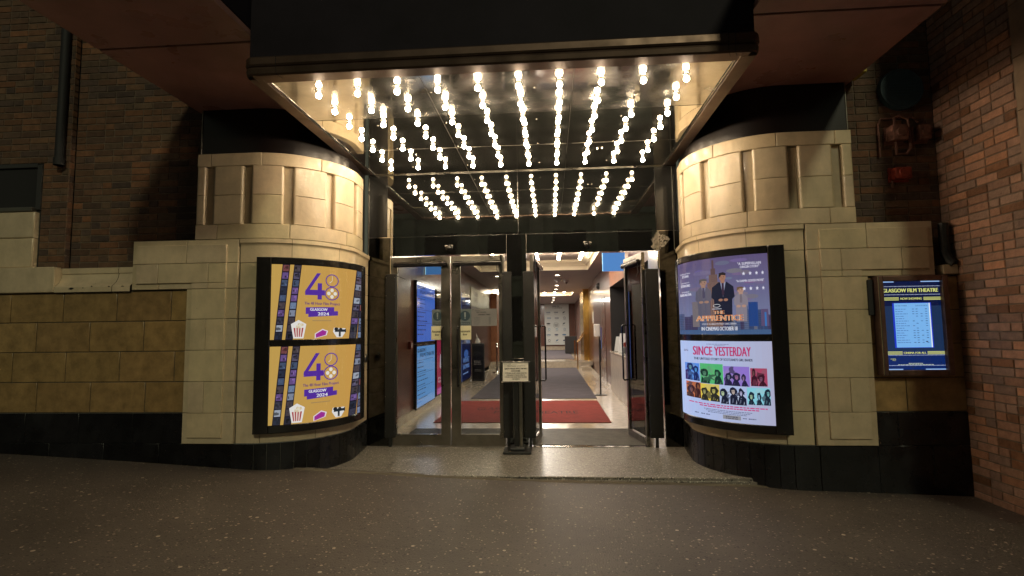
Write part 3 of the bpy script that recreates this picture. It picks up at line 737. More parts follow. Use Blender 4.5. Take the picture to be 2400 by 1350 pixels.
def poster48(a, w, h):
    "yellow backlit poster with a purple 48 logo"
    Y = (214, 168, 66)
    n = 12
    for i in range(n):
        a.rect(w*i/n, 0, w*(i+1)/n, h, (200+i//2, 162-i//2, 84-i//2), 0)
    # film strips
    rs = random.Random(21)
    for x0, x1, dx, cw in ((.045, .12, .075, .085), (.165, .235, .085, .085), (.865, .92, .075, .082), (.955, 1.0, .05, .062)):
        bx, tx = x0*w, x0*w+dx*w
        a.poly([(bx, 0), (bx+cw*w, 0), (tx+cw*w, h), (tx, h)], (22, 20, 40), 1)
        k = 10
        for i in range(k):
            t0, t1 = (i+.08)/k, (i+.92)/k
            l0, l1 = bx+(tx-bx)*t0, bx+(tx-bx)*t1; m_ = cw*w*.12
            c = rs.choice([(70, 84, 110), (110, 128, 158), (40, 46, 64), (130, 138, 158), (54, 90, 110), (86, 80, 104), (120, 70, 72), (40, 40, 54), (160, 168, 182), (104, 80, 134), (70, 62, 68), (60, 60, 76)])
            a.poly([(l0+m_, t0*h), (l0+cw*w-m_, t0*h), (l1+cw*w-m_, t1*h), (l1+m_, t1*h)], c, 2)
            c2 = tuple(int(v*rs.uniform(.35, .7)) for v in c)
            lo, hi = l0+m_, l0+cw*w-m_
            for q_ in range(4):
                u0 = rs.uniform(lo, hi-.004); u1 = min(hi, u0+rs.uniform(.1, .6)*(hi-lo)); v0 = (t0+rs.uniform(.05, .5)/k)*h; v1 = min(t1*h, v0+rs.uniform(.1, .5)*h/k)
                kk = rs.uniform(.3, 1.35); a.poly([(u0, v0), (u1, v0+.002), (u1-.003, v1), (u0+.002, v1-.003)], tuple(min(255, int(v*kk)) for v in c), 2.6+.3*q_)
    PU = (84, 44, 158)
    # the figure 4
    x, y, s = .375*w, .54*h, .36*h
    cx = lambda t: x+t*.215*w
    a.poly([(cx(.60), y+s), (cx(.80), y+s), (cx(.24), y+.36*s), (cx(0), y+.22*s), (cx(0), y+.30*s)], PU, 4)
    a.poly([(cx(0), y+.16*s), (cx(1.02), y+.16*s), (cx(1.02), y+.36*s), (cx(.02), y+.36*s)], PU, 4.5)
    a.rect(cx(.64), y, cx(.86), y+.62*s, PU, 5)
    # the 8 made of a clock and a reel
    ex = .672*w; rx = .072*w
    a.ring(ex, y+.745*s, rx, .25*s, .010*w, PU, 4); a.ring(ex, y+.245*s, rx*1.08, .265*s, .010*w, PU, 5)
    a.rect(ex-.002*w, y+.745*s, ex+.003*w, y+.93*s, (225, 215, 200), 6); a.poly([(ex, y+.745*s), (ex-.03*w, y+.66*s), (ex-.026*w, y+.64*s), (ex+.003*w, y+.73*s)], (225, 215, 200), 6)
    for dx, dz in ((0, .125), (0, -.125), (.035, 0), (-.035, 0)): a.disc(ex+dx*w, y+.245*s+dz*s, .019*w, .072*s, (235, 232, 220), 6, 12)
    a.text('The 48 Hour Film Project', .37*w, .455*h, .76*w, .505*h, (100, 60, 120), 4, bold=.0012)
    a.poly([(.385*w, .34*h), (.70*w, .37*h), (.70*w, .44*h), (.385*w, .43*h)], PU, 4); a.poly([(.415*w, .30*h), (.74*w, .325*h), (.74*w, .385*h), (.415*w, .37*h)], PU, 4.5)
    a.text('GLASGOW', .435*w, .385*h, .625*w, .422*h, (240, 240, 245), 6, bold=.0015); a.text('2024', .52*w, .322*h, .64*w, .365*h, (240, 240, 245), 6, bold=.0015)
    a.rect(.46*w, .245*h, .67*w, .258*h, (170, 140, 90), 4)
    # popcorn tub
    px, py = .31*w, .035*h
    a.poly([(px-.055*w, py-.02*h), (px+.055*w, py-.02*h), (px+.085*w, py+.17*h), (px, py+.225*h), (px-.085*w, py+.17*h)], (235, 232, 228), 4)
    a.poly([(px-.038*w, py), (px+.038*w, py), (px+.055*w, py+.12*h), (px-.055*w, py+.12*h)], (170, 40, 52), 5)
    for k in (-.6, 0, .6): a.poly([(px+k*.036*w-.006*w, py), (px+k*.036*w+.006*w, py), (px+k*.05*w+.008*w, py+.12*h), (px+k*.05*w-.008*w, py+.12*h)], (230, 215, 205), 6)
    for k in range(9): a.disc(px+rs.uniform(-.05, .05)*w, py+h*rs.uniform(.12, .17), .016*w, .018*h, rs.choice([(235, 228, 205), (215, 195, 160)]), 6, 8)
    # tickets
    a.poly([(.49*w, .01*h), (.62*w, .05*h), (.635*w, .11*h), (.575*w, .14*h), (.49*w, .075*h)], (235, 225, 235), 4)
    a.poly([(.50*w, .018*h), (.61*w, .055*h), (.62*w, .105*h), (.575*w, .125*h), (.50*w, .07*h)], (160, 45, 150), 5)
    # camera icon
    qx = .76*w
    a.poly([(qx-.07*w, .10*h), (qx-.03*w, .02*h), (qx+.03*w, .02*h), (qx+.06*w, .08*h), (qx+.065*w, .145*h), (qx-.06*w, .155*h)], (232, 230, 228), 4)
    a.rect(qx-.05*w, .095*h, qx+.05*w, .13*h, (36, 44, 52), 5); a.disc(qx-.035*w, .135*h, .022*w, .024*h, (28, 34, 42), 6, 12); a.disc(qx+.012*w, .13*h, .02*w, .022*h, (28, 34, 42), 6, 12)
    a.poly([(qx+.045*w, .10*h), (qx+.07*w, .085*h), (qx+.07*w, .14*h), (qx+.045*w, .125*h)], (36, 44, 52), 6); a.rect(qx-.008*w, .03*h, qx+.014*w, .095*h, (36, 44, 52), 5)
def poster_city(a, w, h):
    "blue grey backlit film poster with skyline and standing figures"
    n = 26
    for i in range(n):
        t = i/(n-1); c = tuple(int(p*(1-t)+q*t) for p, q in zip((126, 138, 172), (98, 86, 126)))
        a.rect(0, h*i/n, w, h*(i+1)/n, c, 0)
    rs = random.Random(5)
    for k in range(26):
        x, y = rs.uniform(.1, .9)*w, rs.uniform(.4, .95)*h; rx = rs.uniform(.04, .1)*w
        a.disc(x, y, rx, rs.uniform(.012, .03)*h, tuple(int(v+rs.uniform(-12, 14)) for v in (116, 108, 142)), .3+.02*k, 14)
    a.rect(0, 0, w, .10*h, (70, 98, 140), 1)
    x = 0
    while x < w:
        bw = rs.uniform(.03, .07)*w; bh = h*rs.uniform(.16, .30)
        if .35*w < x < .62*w: bh *= .8
        c = rs.choice([(78, 92, 130), (92, 104, 138), (62, 78, 118), (110, 112, 130), (70, 66, 100)])
        a.rect(x, .06*h, min(x+bw, w), .06*h+bh, c, 1.2)
        for j in range(int(bh/h*40)):
            a.rect(x+.004*w, .06*h+j*.024*h, min(x+bw, w)-.004*w, .06*h+j*.024*h+.008*h, tuple(int(v*.78) for v in c), 1.7)
        x += bw*rs.uniform(.8, 1.1)
    a.rect(.145*w, .1*h, .21*w, .44*h, (120, 112, 118), 2); a.rect(.735*w, .1*h, .84*w, .40*h, (38, 70, 134), 2); a.poly([(.87*w, .1*h), (.97*w, .1*h), (.965*w, .31*h), (.875*w, .31*h)], (94, 80, 116), 2); a.rect(.915*w, .1*h, .94*w, .27*h, (60, 120, 190), 2.4)
    # stepped tower
    T = (132, 104, 96); D = (96, 74, 76)
    for hw, z0, z1 in ((.085, .1, .48), (.065, .48, .68), (.045, .68, .78), (.024, .78, .86), (.008, .86, .97)):
        a.rect((.37-hw)*w, z0*h, (.37+hw)*w, z1*h, T, 3)
        for j in range(-4, 5):
            xx = .37+hw*j/4.6; a.rect((xx-.003)*w, z0*h, (xx+.003)*w, z1*h, D, 3.5)
    def figure(cx, b, t, suit, shirt, tie, hair, skin, lay, bw=.10):
        H_ = (t-b)
        a.poly([((cx-bw*.72)*w, b*h), ((cx+bw*.72)*w, b*h), ((cx+bw*.78)*w, (b+H_*.45)*h), ((cx+bw)*w, (b+H_*.50)*h), ((cx+bw*.92)*w, (b+H_*.70)*h), ((cx+bw*.35)*w, (b+H_*.80)*h), ((cx-bw*.35)*w, (b+H_*.80)*h), ((cx-bw*.92)*w, (b+H_*.70)*h), ((cx-bw)*w, (b+H_*.50)*h), ((cx-bw*.78)*w, (b+H_*.45)*h)], suit, lay)
        a.poly([((cx-bw*.2)*w, (b+H_*.80)*h), ((cx+.0)*w, (b+H_*.50)*h), ((cx+bw*.26)*w, (b+H_*.80)*h)], shirt, lay+.5)
        a.poly([((cx-.010)*w, (b+H_*.78)*h), ((cx-.012)*w, (b+H_*.56)*h), ((cx)*w, (b+H_*.52)*h), ((cx+.014)*w, (b+H_*.56)*h), ((cx+.012)*w, (b+H_*.78)*h)], tie, lay+1)
        a.rect((cx-.02)*w, (b+H_*.78)*h, (cx+.022)*w, (b+H_*.85)*h, skin, lay+.8)
        a.disc(cx*w, (b+H_*.90)*h, .036*w, H_*.082*h, skin, lay+1.2, 16)
        a.poly([((cx-.042)*w, (b+H_*.88)*h), ((cx-.036)*w, (b+H_*.985)*h), ((cx+.01)*w, (b+H_*1.0)*h), ((cx+.038)*w, (b+H_*.97)*h), ((cx+.034)*w, (b+H_*.93)*h), ((cx-.01)*w, (b+H_*.945)*h), ((cx-.03)*w, (b+H_*.90)*h)], hair, lay+1.5)
        for sx in (-1, 1): a.disc((cx+sx*.013)*w, (b+H_*.905)*h, .005*w, .006*h, (60, 44, 42), lay+1.7, 6)
        a.rect((cx-.010)*w, (b+H_*.862)*h, (cx+.012)*w, (b+H_*.868)*h, (110, 60, 54), lay+1.7)
        for sx in (-1, 1): a.disc((cx+sx*.028)*w, (b+H_*.44)*h, .024*w, .018*h, skin, lay+1.6, 10)
    figure(.265, .18, .74, (96, 94, 112), (150, 152, 176), (70, 68, 96), (90, 84, 86), (160, 126, 112), 4, .085)
    figure(.47, .16, .80, (26, 30, 52), (150, 156, 184), (60, 40, 62), (44, 36, 40), (166, 120, 100), 7, .125)
    figure(.66, .16, .60, (138, 130, 142), (160, 150, 156), (120, 110, 120), (112, 88, 66), (182, 146, 130), 10, .075)
    # text
    O = (214, 118, 52)
    a.text('THE', .365*w, .262*h, .475*w, .305*h, (245, 222, 190), 13, bold=.0035); a.text('THE', .365*w, .262*h, .475*w, .305*h, O, 14)
    a.text('APPRENTICE', .185*w, .175*h, .675*w, .247*h, (248, 226, 196), 13, bold=.005); a.text('APPRENTICE', .185*w, .175*h, .675*w, .247*h, O, 14.5, bold=.0008)
    a.text('IN CINEMAS OCTOBER 18', .235*w, .05*h, .61*w, .098*h, (225, 228, 240), 13, bold=.0012)
    a.text('A FILM BY ALI ABBASI WRITTEN BY GABRIEL SHERMAN', .24*w, .125*h, .60*w, .145*h, (225, 225, 235), 13)
    a.text('SEBASTIAN', .045*w, .83*h, .14*w, .85*h, (226, 224, 240), 13); a.text('STAN', .065*w, .785*h, .12*w, .82*h, (232, 230, 245), 13, bold=.001)
    a.text('JEREMY', .055*w, .70*h, .13*w, .72*h, (226, 224, 240), 13); a.text('STRONG', .05*w, .655*h, .135*w, .69*h, (232, 230, 245), 13, bold=.001)
    a.text('MARIA', .06*w, .575*h, .125*w, .595*h, (226, 224, 240), 13); a.text('BAKALOVA', .04*w, .53*h, .145*w, .565*h, (232, 230, 245), 13, bold=.001)
    a.text('"A SUPERVILLAIN', .64*w, .87*h, .90*w, .905*h, (232, 230, 245), 13, bold=.0006); a.text('ORIGIN STORY"', .665*w, .83*h, .88*w, .862*h, (232, 230, 245), 13, bold=.0006)
    a.text('"A DAMN GOOD MOVIE"', .62*w, .655*h, .93*w, .685*h, (232, 230, 245), 13, bold=.0006)
    for yy in (.76, .57):
        for k in range(4):
            cx, cy = (.70+.072*k)*w, yy*h; pts = []
            for j in range(10):
                r_ = .020*w if j % 2 == 0 else .009*w; an = math.pi/2+j*math.pi/5; pts.append((cx+r_*math.cos(an), cy+r_*math.sin(an)))
            for j in range(10): a.poly([(cx, cy), pts[j], pts[(j+1) % 10]], (228, 228, 245), 13)
    a.ring(.40*w, .37*h, .038*w, .022*h, .004*w, (222, 222, 230), 13); a.rect(.35*w, .325*h, .45*w, .333*h, (200, 200, 215), 13)
def poster_bands(a, w, h):
    "pale backlit poster with magenta title and eight tinted photo squares"
    n = 14
    for i in range(n):
        t = i/(n-1); a.rect(w*i/n, 0, w*(i+1)/n, h, tuple(int(p*(1-t)+q*t) for p, q in zip((186, 206, 252), (182, 184, 214))), 0)
    a.text('SINCE YESTERDAY', .135*w, .815*h, .735*w, .93*h, (196, 30, 106), 1, bold=.003)
    a.text("THE UNTOLD STORY OF SCOTLAND'S GIRL BANDS", .14*w, .755*h, .75*w, .787*h, (40, 44, 70), 1, bold=.0012)
    rs = random.Random(9)
    a.lines(.27*w, .55*w, .957*h, .007*h, (120, 124, 160), 1, 9); a.lines(.35*w, .47*w, .94*h, .006*h, (120, 124, 160), 1, 5)
    a.lines(.05*w, .09*w, .875*h, .008*h, (110, 114, 150), 1, 2); a.lines(.05*w, .09*w, .86*h, .008*h, (110, 114, 150), 1, 2)
    cells = [(.055, .475, .19, .705, (92, 150, 240), (24, 40, 100)), (.195, .455, .43, .71, (84, 190, 120), (18, 54, 48)), (.435, .45, .71, .69, (150, 122, 214), (36, 34, 66)), (.72, .46, .91, .675, (176, 72, 104), (60, 22, 40)),
             (.06, .25, .195, .455, (196, 110, 70), (64, 34, 40)), (.195, .235, .385, .45, (232, 208, 84), (44, 44, 40)), (.39, .22, .67, .445, (182, 198, 240), (24, 28, 52)), (.675, .235, .94, .44, (140, 214, 232), (26, 40, 58))]
    for i, (x0, y0, x1, y1, c, d) in enumerate(cells):
        a.rect(x0*w, y0*h, x1*w, y1*h, c, 1+.05*i)
        c = tuple(int(v*.62+sum(c)/3*.26) for v in c); np_ = max(2, int((x1-x0)/.085))
        mid = tuple(int((p*.5+q*.5)) for p, q in zip(c, d))
        for q_ in range(9):
            cx, cy = rs.uniform(x0+.03, x1-.03), rs.uniform(y0+.03, y1-.03)
            a.poly([(max(x0, min(x1, cx+rs.uniform(.01, .05)*math.cos(t)))*w, max(y0, min(y1, cy+rs.uniform(.01, .06)*math.sin(t)))*h) for t in [2*math.pi*j/8 for j in range(8)]], mid if q_ % 2 else tuple(min(255, int(v*1.15)) for v in c), 1.6+.07*q_)
        for k in range(np_):
            cx = x0+(x1-x0)*(k+.5)/np_+rs.uniform(-.012, .012); hy = y0+(y1-y0)*rs.uniform(.42, .80); hw = (x1-x0)/np_*rs.uniform(.38, .52); ln = rs.uniform(-.35, .35)
            P = lambda px, py: (max(x0, min(x1, px))*w, max(y0, min(y1, py))*h)
            a.poly([P(cx-hw, y0), P(cx+hw, y0), P(cx+hw*rs.uniform(.6, 1), hy-.07), P(cx+hw*.3, hy-.035), P(cx-hw*.3, hy-.03), P(cx-hw*rs.uniform(.6, 1), hy-.06)], d, 2+.1*k)
            ra = hw*rs.uniform(.6, 1.05)
            a.poly([P(cx+ln*hw+ra*rs.uniform(.75, 1.2)*math.cos(t), hy+.05*rs.uniform(.8, 1.2)*math.sin(t)) for t in [2*math.pi*j/11 for j in range(11)]], d, 2.5+.1*k)
            fx = cx+ln*hw*1.3; fc = tuple(min(255, int(v*rs.uniform(.8, 1.15))) for v in c)
            a.poly([P(fx-ra*.42, hy+.012), P(fx-ra*.30, hy-.028), P(fx+ra*.05, hy-.042), P(fx+ra*.34, hy-.022), P(fx+ra*.36, hy+.010), P(fx+ra*.1, hy+.018)], fc, 3.4+.1*k)
            a.poly([P(fx-ra*.30, hy-.002), P(fx+ra*.26, hy+.002), P(fx+ra*.26, hy+.006), P(fx-ra*.30, hy+.003)], d, 4.6+.1*k)
            a.poly([P(cx-hw*.6, y0+.01), P(cx-hw*.2, y0+.03), P(cx-hw*.1, hy-.09), P(cx-hw*.35, hy-.08)], mid, 3.2)
            a.poly([P(cx+hw*.3, y0+.0), P(cx+hw*.6, y0+.02), P(cx+hw*.5, hy-.10)], c, 3.2)
    for k, yy in enumerate((.185, .16)): a.lines((.08+.1*k)*w, (.90-.1*k)*w, yy*h, .013*h, (206, 60, 130), 1, 16, .02)
    for k, yy in enumerate((.13, .112, .094)): a.lines((.22+.02*k)*w, (.74-.03*k)*w, yy*h, .006*h, (60, 66, 100), 1, 18, .05)
    for x in (.13, .19, .24, .62, .68, .72): a.lines(x*w, (x+.04)*w, .055*h, .012*h, (90, 96, 130), 1, 2, 0)
    a.rect(.41*w, .035*h, .60*w, .085*h, (150, 150, 158), 1.5); a.lines(.44*w, .57*w, .062*h, .010*h, (70, 70, 90), 2.5, 4, 0); a.lines(.44*w, .57*w, .043*h, .009*h, (70, 70, 90), 2.5, 4, 0)
case('L', 'black curved case on the left bay holding two yellow backlit posters', (poster48, poster48))
case('R', 'black curved case on the right bay with skyline poster above pale poster', (poster_city, poster_bands))
# fix numbering-free names; push button beside left case
x, y = bay('L')(ARC+.42, .0)
P_ = empty('door_button', (-2.40, -.28, 1.13), 'round silver push button on the left bay beside the doors', 'button')
mb = MB(); mb.lathe([(.0, .024), (.045, .024), (.055, .016), (.058, 0)], (-2.385, -.25, 1.165), M['steel'], 20, 'x'); mb.build('push_pad', P_)
mb = MB(); mb.lathe([(.0, .0), (.02, .0), (.02, -.03)], (-2.385, -.25, 1.165), M['dark'], 12, 'x'); mb.build('back_plate', P_)

# ------------------------------------------------------------------ right hand listings screen
S_ = empty('listings_screen', (3.48, -1.55, 1.02), 'upright wall screen with blue listings page in a metal frame by the brick return', 'screen')
mb = MB(); fm = mat('aged_bronze_frame', (.17, .105, .085), .3, metal=.7, nscale=6, namt=.4, rvar=.2)
for (x0, x1, z0, z1) in ((3.16, 3.215, 1.02, 1.98), (3.755, 3.81, 1.02, 1.98)): mb.box(x0, x1, -1.62, -1.50, z0, z1, fm, .01)
for (z0, z1) in ((1.02, 1.075), (1.925, 1.98)): mb.box(3.215, 3.755, -1.618, -1.50, z0, z1, fm, .01)
mb.build('case_frame', S_)
mb = MB(); mb.tube([(3.168, -1.622, 1.03), (3.168, -1.622, 1.97)], .006, M['bright'], 6); mb.box(3.10, 3.158, -1.56, -1.53, 1.60, 1.95, M['dark'], .01); mb.build('edge_trim', S_)
a = Art(); w, h = .54, .85
NV = (12, 28, 78)
a.rect(0, 0, w, h, (30, 52, 88), 0); a.rect(0, .72*h, w, h, (8, 24, 66), 1); a.rect(0, 0, w, .21*h, (14, 42, 106), 1)
YG = (222, 226, 130)
def dots(y, c): 
    for k in range(46): a.rect((k+.2)/46*w, y, (k+.75)/46*w, y+.006*h, c, 2)
for yy in (.94, .845, .16, .045): dots(yy*h, (215, 225, 255))
a.text('GLASGOW FILM THEATRE', .025*w, .875*h, .965*w, .918*h, YG, 2, bold=.0022)
a.text('NOW SHOWING', .32*w, .79*h, .68*w, .815*h, YG, 2, bold=.001); a.text('CINEMA FOR ALL', .31*w, .178*h, .69*w, .20*h, YG, 2, bold=.001)
for yb in (.785, .172):
    for k in range(3):
        a.rect(0, (yb+.013*k)*h, .29*w, (yb+.013*k+.007)*h, YG, 2); a.rect(.71*w, (yb+.013*k)*h, w, (yb+.013*k+.007)*h, YG, 2)
a.rect(.17*w, .245*h, .83*w, .755*h, (30, 60, 210), 1.5); a.rect(.20*w, .25*h, .79*w, .75*h, (128, 190, 250), 2.2); a.rect(.79*w, .25*h, .81*w, .75*h, (235, 245, 255), 2.2)
a.text('18 OCTOBER', .22*w, .715*h, .42*w, .728*h, (40, 60, 110), 3); a.text('GLASGOW FILM THEATRE', .56*w, .715*h, .77*w, .728*h, (40, 60, 110), 3)
for k in range(15):
    y = (.68-.027*k)*h; a.lines(.215*w, .45*w, y, .006*h, (70, 110, 180), 3, 4, .5)
    for x in (.50, .56, .64, .72): 
        if random.random() < .75: a.rect(x*w, y, (x+.035)*w, y+.006*h, (60, 90, 150) if random.random() < .7 else (20, 30, 70), 3)
a.rect(.70*w, .31*h, .735*w, .32*h, (20, 30, 80), 3)
a.text('CINEMA', .08*w, .115*h, .17*w, .127*h, YG, 2); a.text('FIRST', .11*w, .10*h, .17*w, .112*h, YG, 2); a.lines(.38*w, .62*w, .066*h, .008*h, (200, 210, 190), 2, 7, 0); a.lines(.2*w, .8*w, .054*h, .006*h, (200, 210, 190), 2, 14, 0)
a.rect(0, .99*h, .22*w, h, (160, 200, 255), 3); a.rect(.68*w, .99*h, w, h, (160, 200, 255), 3); a.rect(0, 0, .28*w, .01*h, (160, 200, 255), 3); a.rect(.66*w, 0, w, .01*h, (160, 200, 255), 3)
a.build('screen', lambda u, v, hh: (3.215+u, -1.575-hh, 1.075+v), M['screenart'], S_, lift=.0008)

# ------------------------------------------------------------------ fittings on the right brick strip
Q = empty('round_plaque', (3.64, -1.40, 3.68), 'round dark blue-green plaque high on the right brick strip', 'plaque')
mb = MB(); mb.lathe([(0, -.05), (.19, -.05), (.195, -.055), (.21, -.055), (.215, -.04), (.215, 0)], (3.64, -1.38, 3.92), M['plaque'], 40, 'y'); mb.build('disc', Q)
a = Art()
for i, (ww, yy) in enumerate(((.10, .05), (.13, .02), (.10, -.01), (.14, -.035), (.08, -.07))): a.lines(-ww, ww, yy, .010, (70, 100, 110), 0, 7, .0)
a.build('raised_lettering', lambda u, v, hh: (3.64+u, -1.434-hh, 3.92+v), M['printart'], Q)
def wallbox(nm, x, z, w, h, d, label, cat, mt, extra):
    E_ = empty(nm, (x, -1.40, z), label, cat)
    mb = MB(); mb.box(x-w/2, x+w/2, -1.39-d, -1.375, z-h/2, z+h/2, mt, .012); mb.box(x-w/2-.015, x+w/2+.015, -1.395, -1.372, z-h/2-.015, z+h/2+.015, mt, .004)
    mb.lathe([(0, -.02), (w*.28, -.018), (w*.32, 0)], (x, -1.39-d, z), mt, 14, 'y')
    mb.build('housing', E_)
    for nm2, pts, r_ in extra:
        mb = MB(); mb.tube(pts, r_, M['rust'] if r_ > .008 else M['dark'], 8); mb.build(nm2, E_)
    return E_
wallbox('junction_box', 3.55, 3.44, .15, .16, .12, 'rusty pink junction box with looping conduit on the right brick strip', 'junction box', M['rust'],
    [('conduit', [(3.55, -1.42, 3.50), (3.55, -1.42, 3.62), (3.60, -1.42, 3.64), (3.68, -1.42, 3.60), (3.69, -1.42, 3.5), (3.69, -1.42, 3.3), (3.65, -1.42, 3.24), (3.55, -1.42, 3.24), (3.54, -1.44, 3.36)], .013),
     ('cable', [(3.40, -1.40, 3.22), (3.40, -1.40, 3.56), (3.43, -1.40, 3.62), (3.75, -1.40, 3.62), (3.79, -1.40, 3.57)], .010)])
wallbox('flood_light', 3.80, 3.44, .12, .15, .10, 'small rusty lamp housing right of the looping conduit', 'lamp', M['rust'], [('bracket', [(3.72, -1.42, 3.52), (3.72, -1.42, 3.36)], .012)])
wallbox('alarm_box', 3.57, 3.03, .16, .12, .09, 'small red alarm box below the junction box on brick', 'alarm box', M['red'], [('conduit', [(3.50, -1.40, 2.97), (3.50, -1.40, 2.90)], .010)])

# ------------------------------------------------------------------ sign stand
G = empty('sign_stand', (-.43, -.30, 0), 'black and silver floor stand holding a queue notice before the centre post', 'sign stand')
mb = MB(); mb.box(-.605, -.255, -.45, -.13, .002, .034, M['blackmat'], .014); mb.box(-.52, -.34, -.40, -.18, .034, .07, M['darkgrey'], .015); mb.build('base', G)
mb = MB(); mb.box(-.47, -.41, -.31, -.27, .06, 1.0, M['blackmat'], .006); mb.box(-.405, -.365, -.325, -.285, .06, .9, M['steel'], .006); mb.build('pole', G)
ax = Vector((0, -.35, .86)); uu = Vector((0, .035, .25)).normalized()
def bd(u, v, hh): 
    nrm = Vector((0, -uu.z, uu.y)); p = Vector((-.615+u, -.335, .86))+uu*v+nrm*hh; return tuple(p)
mb = MB()
def bdbox(u0, u1, v0, v1, h0, h1, mt):
    V = [bd(u, v, hh) for u in (u0, u1) for v in (v0, v1) for hh in (h0, h1)]
    n = len(mb.v); mb.v += V
    for f_ in ((0, 1, 3, 2), (4, 6, 7, 5), (0, 4, 5, 1), (2, 3, 7, 6), (0, 2, 6, 4), (1, 5, 7, 3)): mb.face([n+i for i in f_], mt)
bdbox(.0, .345, .0, .255, -.01, .0, M['blackmat'])
mb.tube([bd(-.005, .248, .004), bd(.355, .248, .004)], .008, M['bright'], 8); mb.tube([bd(-.005, .004, .004), bd(.355, .004, .004)], .008, M['bright'], 8)
mb.build('board', G)
a = Art(); w, h = .33, .235
a.rect(.012, .01, w, .245, (205, 200, 188), 0)
a.text('GLASGOW', .035, .208, .105, .226, (40, 40, 44), 1); a.text('FILM', .07, .188, .103, .204, (40, 40, 44), 1); a.rect(.108, .186, .110, .230, (40, 40, 44), 1); a.text('THEATRE', .114, .188, .175, .204, (40, 40, 44), 1)
a.lines(.19, .31, .193, .004, (120, 120, 120), 1, 5)
a.text('QUEUE FOR BOX OFFICE THIS WAY', .035, .152, .312, .172, (30, 30, 34), 1, bold=.0008)
a.rect(.11, .130, .215, .140, (20, 20, 22), 1); a.poly([(.21, .124), (.235, .135), (.21, .146)], (20, 20, 22), 1)
for k, t_ in enumerate(('IF YOU HAVE BOOKED ONLINE, PLEASE TELL', 'YOUR NAME TO THE BOX OFFICE TO', 'COLLECT YOUR TICKET FROM THE DESK', 'OR SCREEN')):
    x0 = (.04, .06, .04, .13)[k]; a.text(t_, x0, .100-.024*k, .35-x0, .115-.024*k, (40, 40, 44), 1, bold=.0005)
a.build('notice', lambda u, v, hh: bd(u, v, .001+hh), M['printart'], G)

# ------------------------------------------------------------------ notices on the closed doors
def notice(name, x0, z0, x1, z1, label, cat, fn, y=.016, group=None):
    E_ = empty(name, ((x0+x1)/2, y, z0), label, cat, group)
    mb = MB(); mb.box(x0, x1, y-.0008, y+.0012, z0, z1, M['paper']); mb.build('sheet', E_)
    a = Art(); fn(a, x1-x0, z1-z0); a.build('print', lambda u, v, hh: (x0+u, y-.0016-hh, z0+v), M['printart'], E_)
def excl(a, w, h):
    a.rect(0, 0, w, h, (96, 104, 104), 0); a.disc(w/2, h*.58, w*.40, w*.40, (40, 60, 70), 1, 28); a.poly([(w*.45, h*.50), (w*.55, h*.50), (w*.57, h*.80), (w*.43, h*.80)], (130, 136, 134), 2); a.disc(w/2, h*.44, w*.05, w*.05, (130, 136, 134), 2)
    a.rect(w*.1, h*.06, w*.9, h*.2, (60, 74, 80), 1); a.lines(w*.14, w*.86, h*.11, h*.03, (120, 124, 124), 2, 4, 0)
def auto(a, w, h):
    a.rect(0, 0, w, h, (205, 200, 165), 0); a.text('Automatic', w*.06, h*.52, w*.94, h*.70, (35, 35, 35), 1, bold=.0012); a.text('door', w*.32, h*.30, w*.68, h*.46, (35, 35, 35), 1, bold=.0012)
def hours(a, w, h):
    a.rect(0, 0, w, h, (112, 112, 112), 0); a.text('GLASGOW', w*.14, h*.86, w*.36, h*.93, (50, 50, 54), 1); a.text('FILM THEATRE', w*.2, h*.76, w*.58, h*.83, (50, 50, 54), 1, bold=.0008)
    a.text('OPENING TIMES', w*.26, h*.62, w*.74, h*.69, (40, 40, 44), 1, bold=.001)
    for k, d_ in enumerate(('MONDAY', 'TUESDAY', 'WEDNESDAY', 'THURSDAY', 'FRIDAY', 'SATURDAY', 'SUNDAY')): a.text(d_, w*.1, h*(.48-.065*k), w*.34, h*(.51-.065*k), (60, 60, 64), 1); a.rect(w*.68, h*(.485-.065*k), w*.76, h*(.505-.065*k), (60, 60, 64), 1)
notice('warning_notice', -1.575, 1.572, -1.425, 1.79, 'grey exclamation mark notice on the leftmost door leaf', 'notice', excl)
notice('paper_notice', -1.585, 1.385, -1.425, 1.568, 'pale Automatic door notice on the leftmost door leaf', 'notice', auto)
notice('warning_notice', -1.212, 1.572, -1.045, 1.79, 'grey exclamation mark notice on the second door leaf', 'notice', excl)
notice('paper_notice', -1.212, 1.385, -1.048, 1.568, 'pale Automatic door notice on the second door leaf', 'notice', auto)
notice('opening_times', -1.04, 1.562, -.705, 1.79, 'grey opening times sheet beside the exclamation mark notice', 'notice', hours)

# ------------------------------------------------------------------ foyer
def struct(o): o['kind'] = 'structure'; return o
XL, XR, ZH = -2.42, 1.47, 3.17
mb = MB()
mb.grid([[(x, y, .0) for y in (0.0, 2, 6, 10, 14.2)] for x in (XL-.3, XR+2.2)], M['marble'], flip=False)
mb.quad([(XL-.3, 14.2, 0), (XR+2.2, 14.2, 0), (XR+2.2, 14.2, .245), (XL-.3, 14.2, .245)], M['marble'])
mb.quad([(XL-.3, 14.2, .245), (XR+2.2, 14.2, .245), (XR+2.2, 27.4, .245), (XL-.3, 27.4, .245)], M['marble'])
struct(mb.build('floor'))
mb = MB()
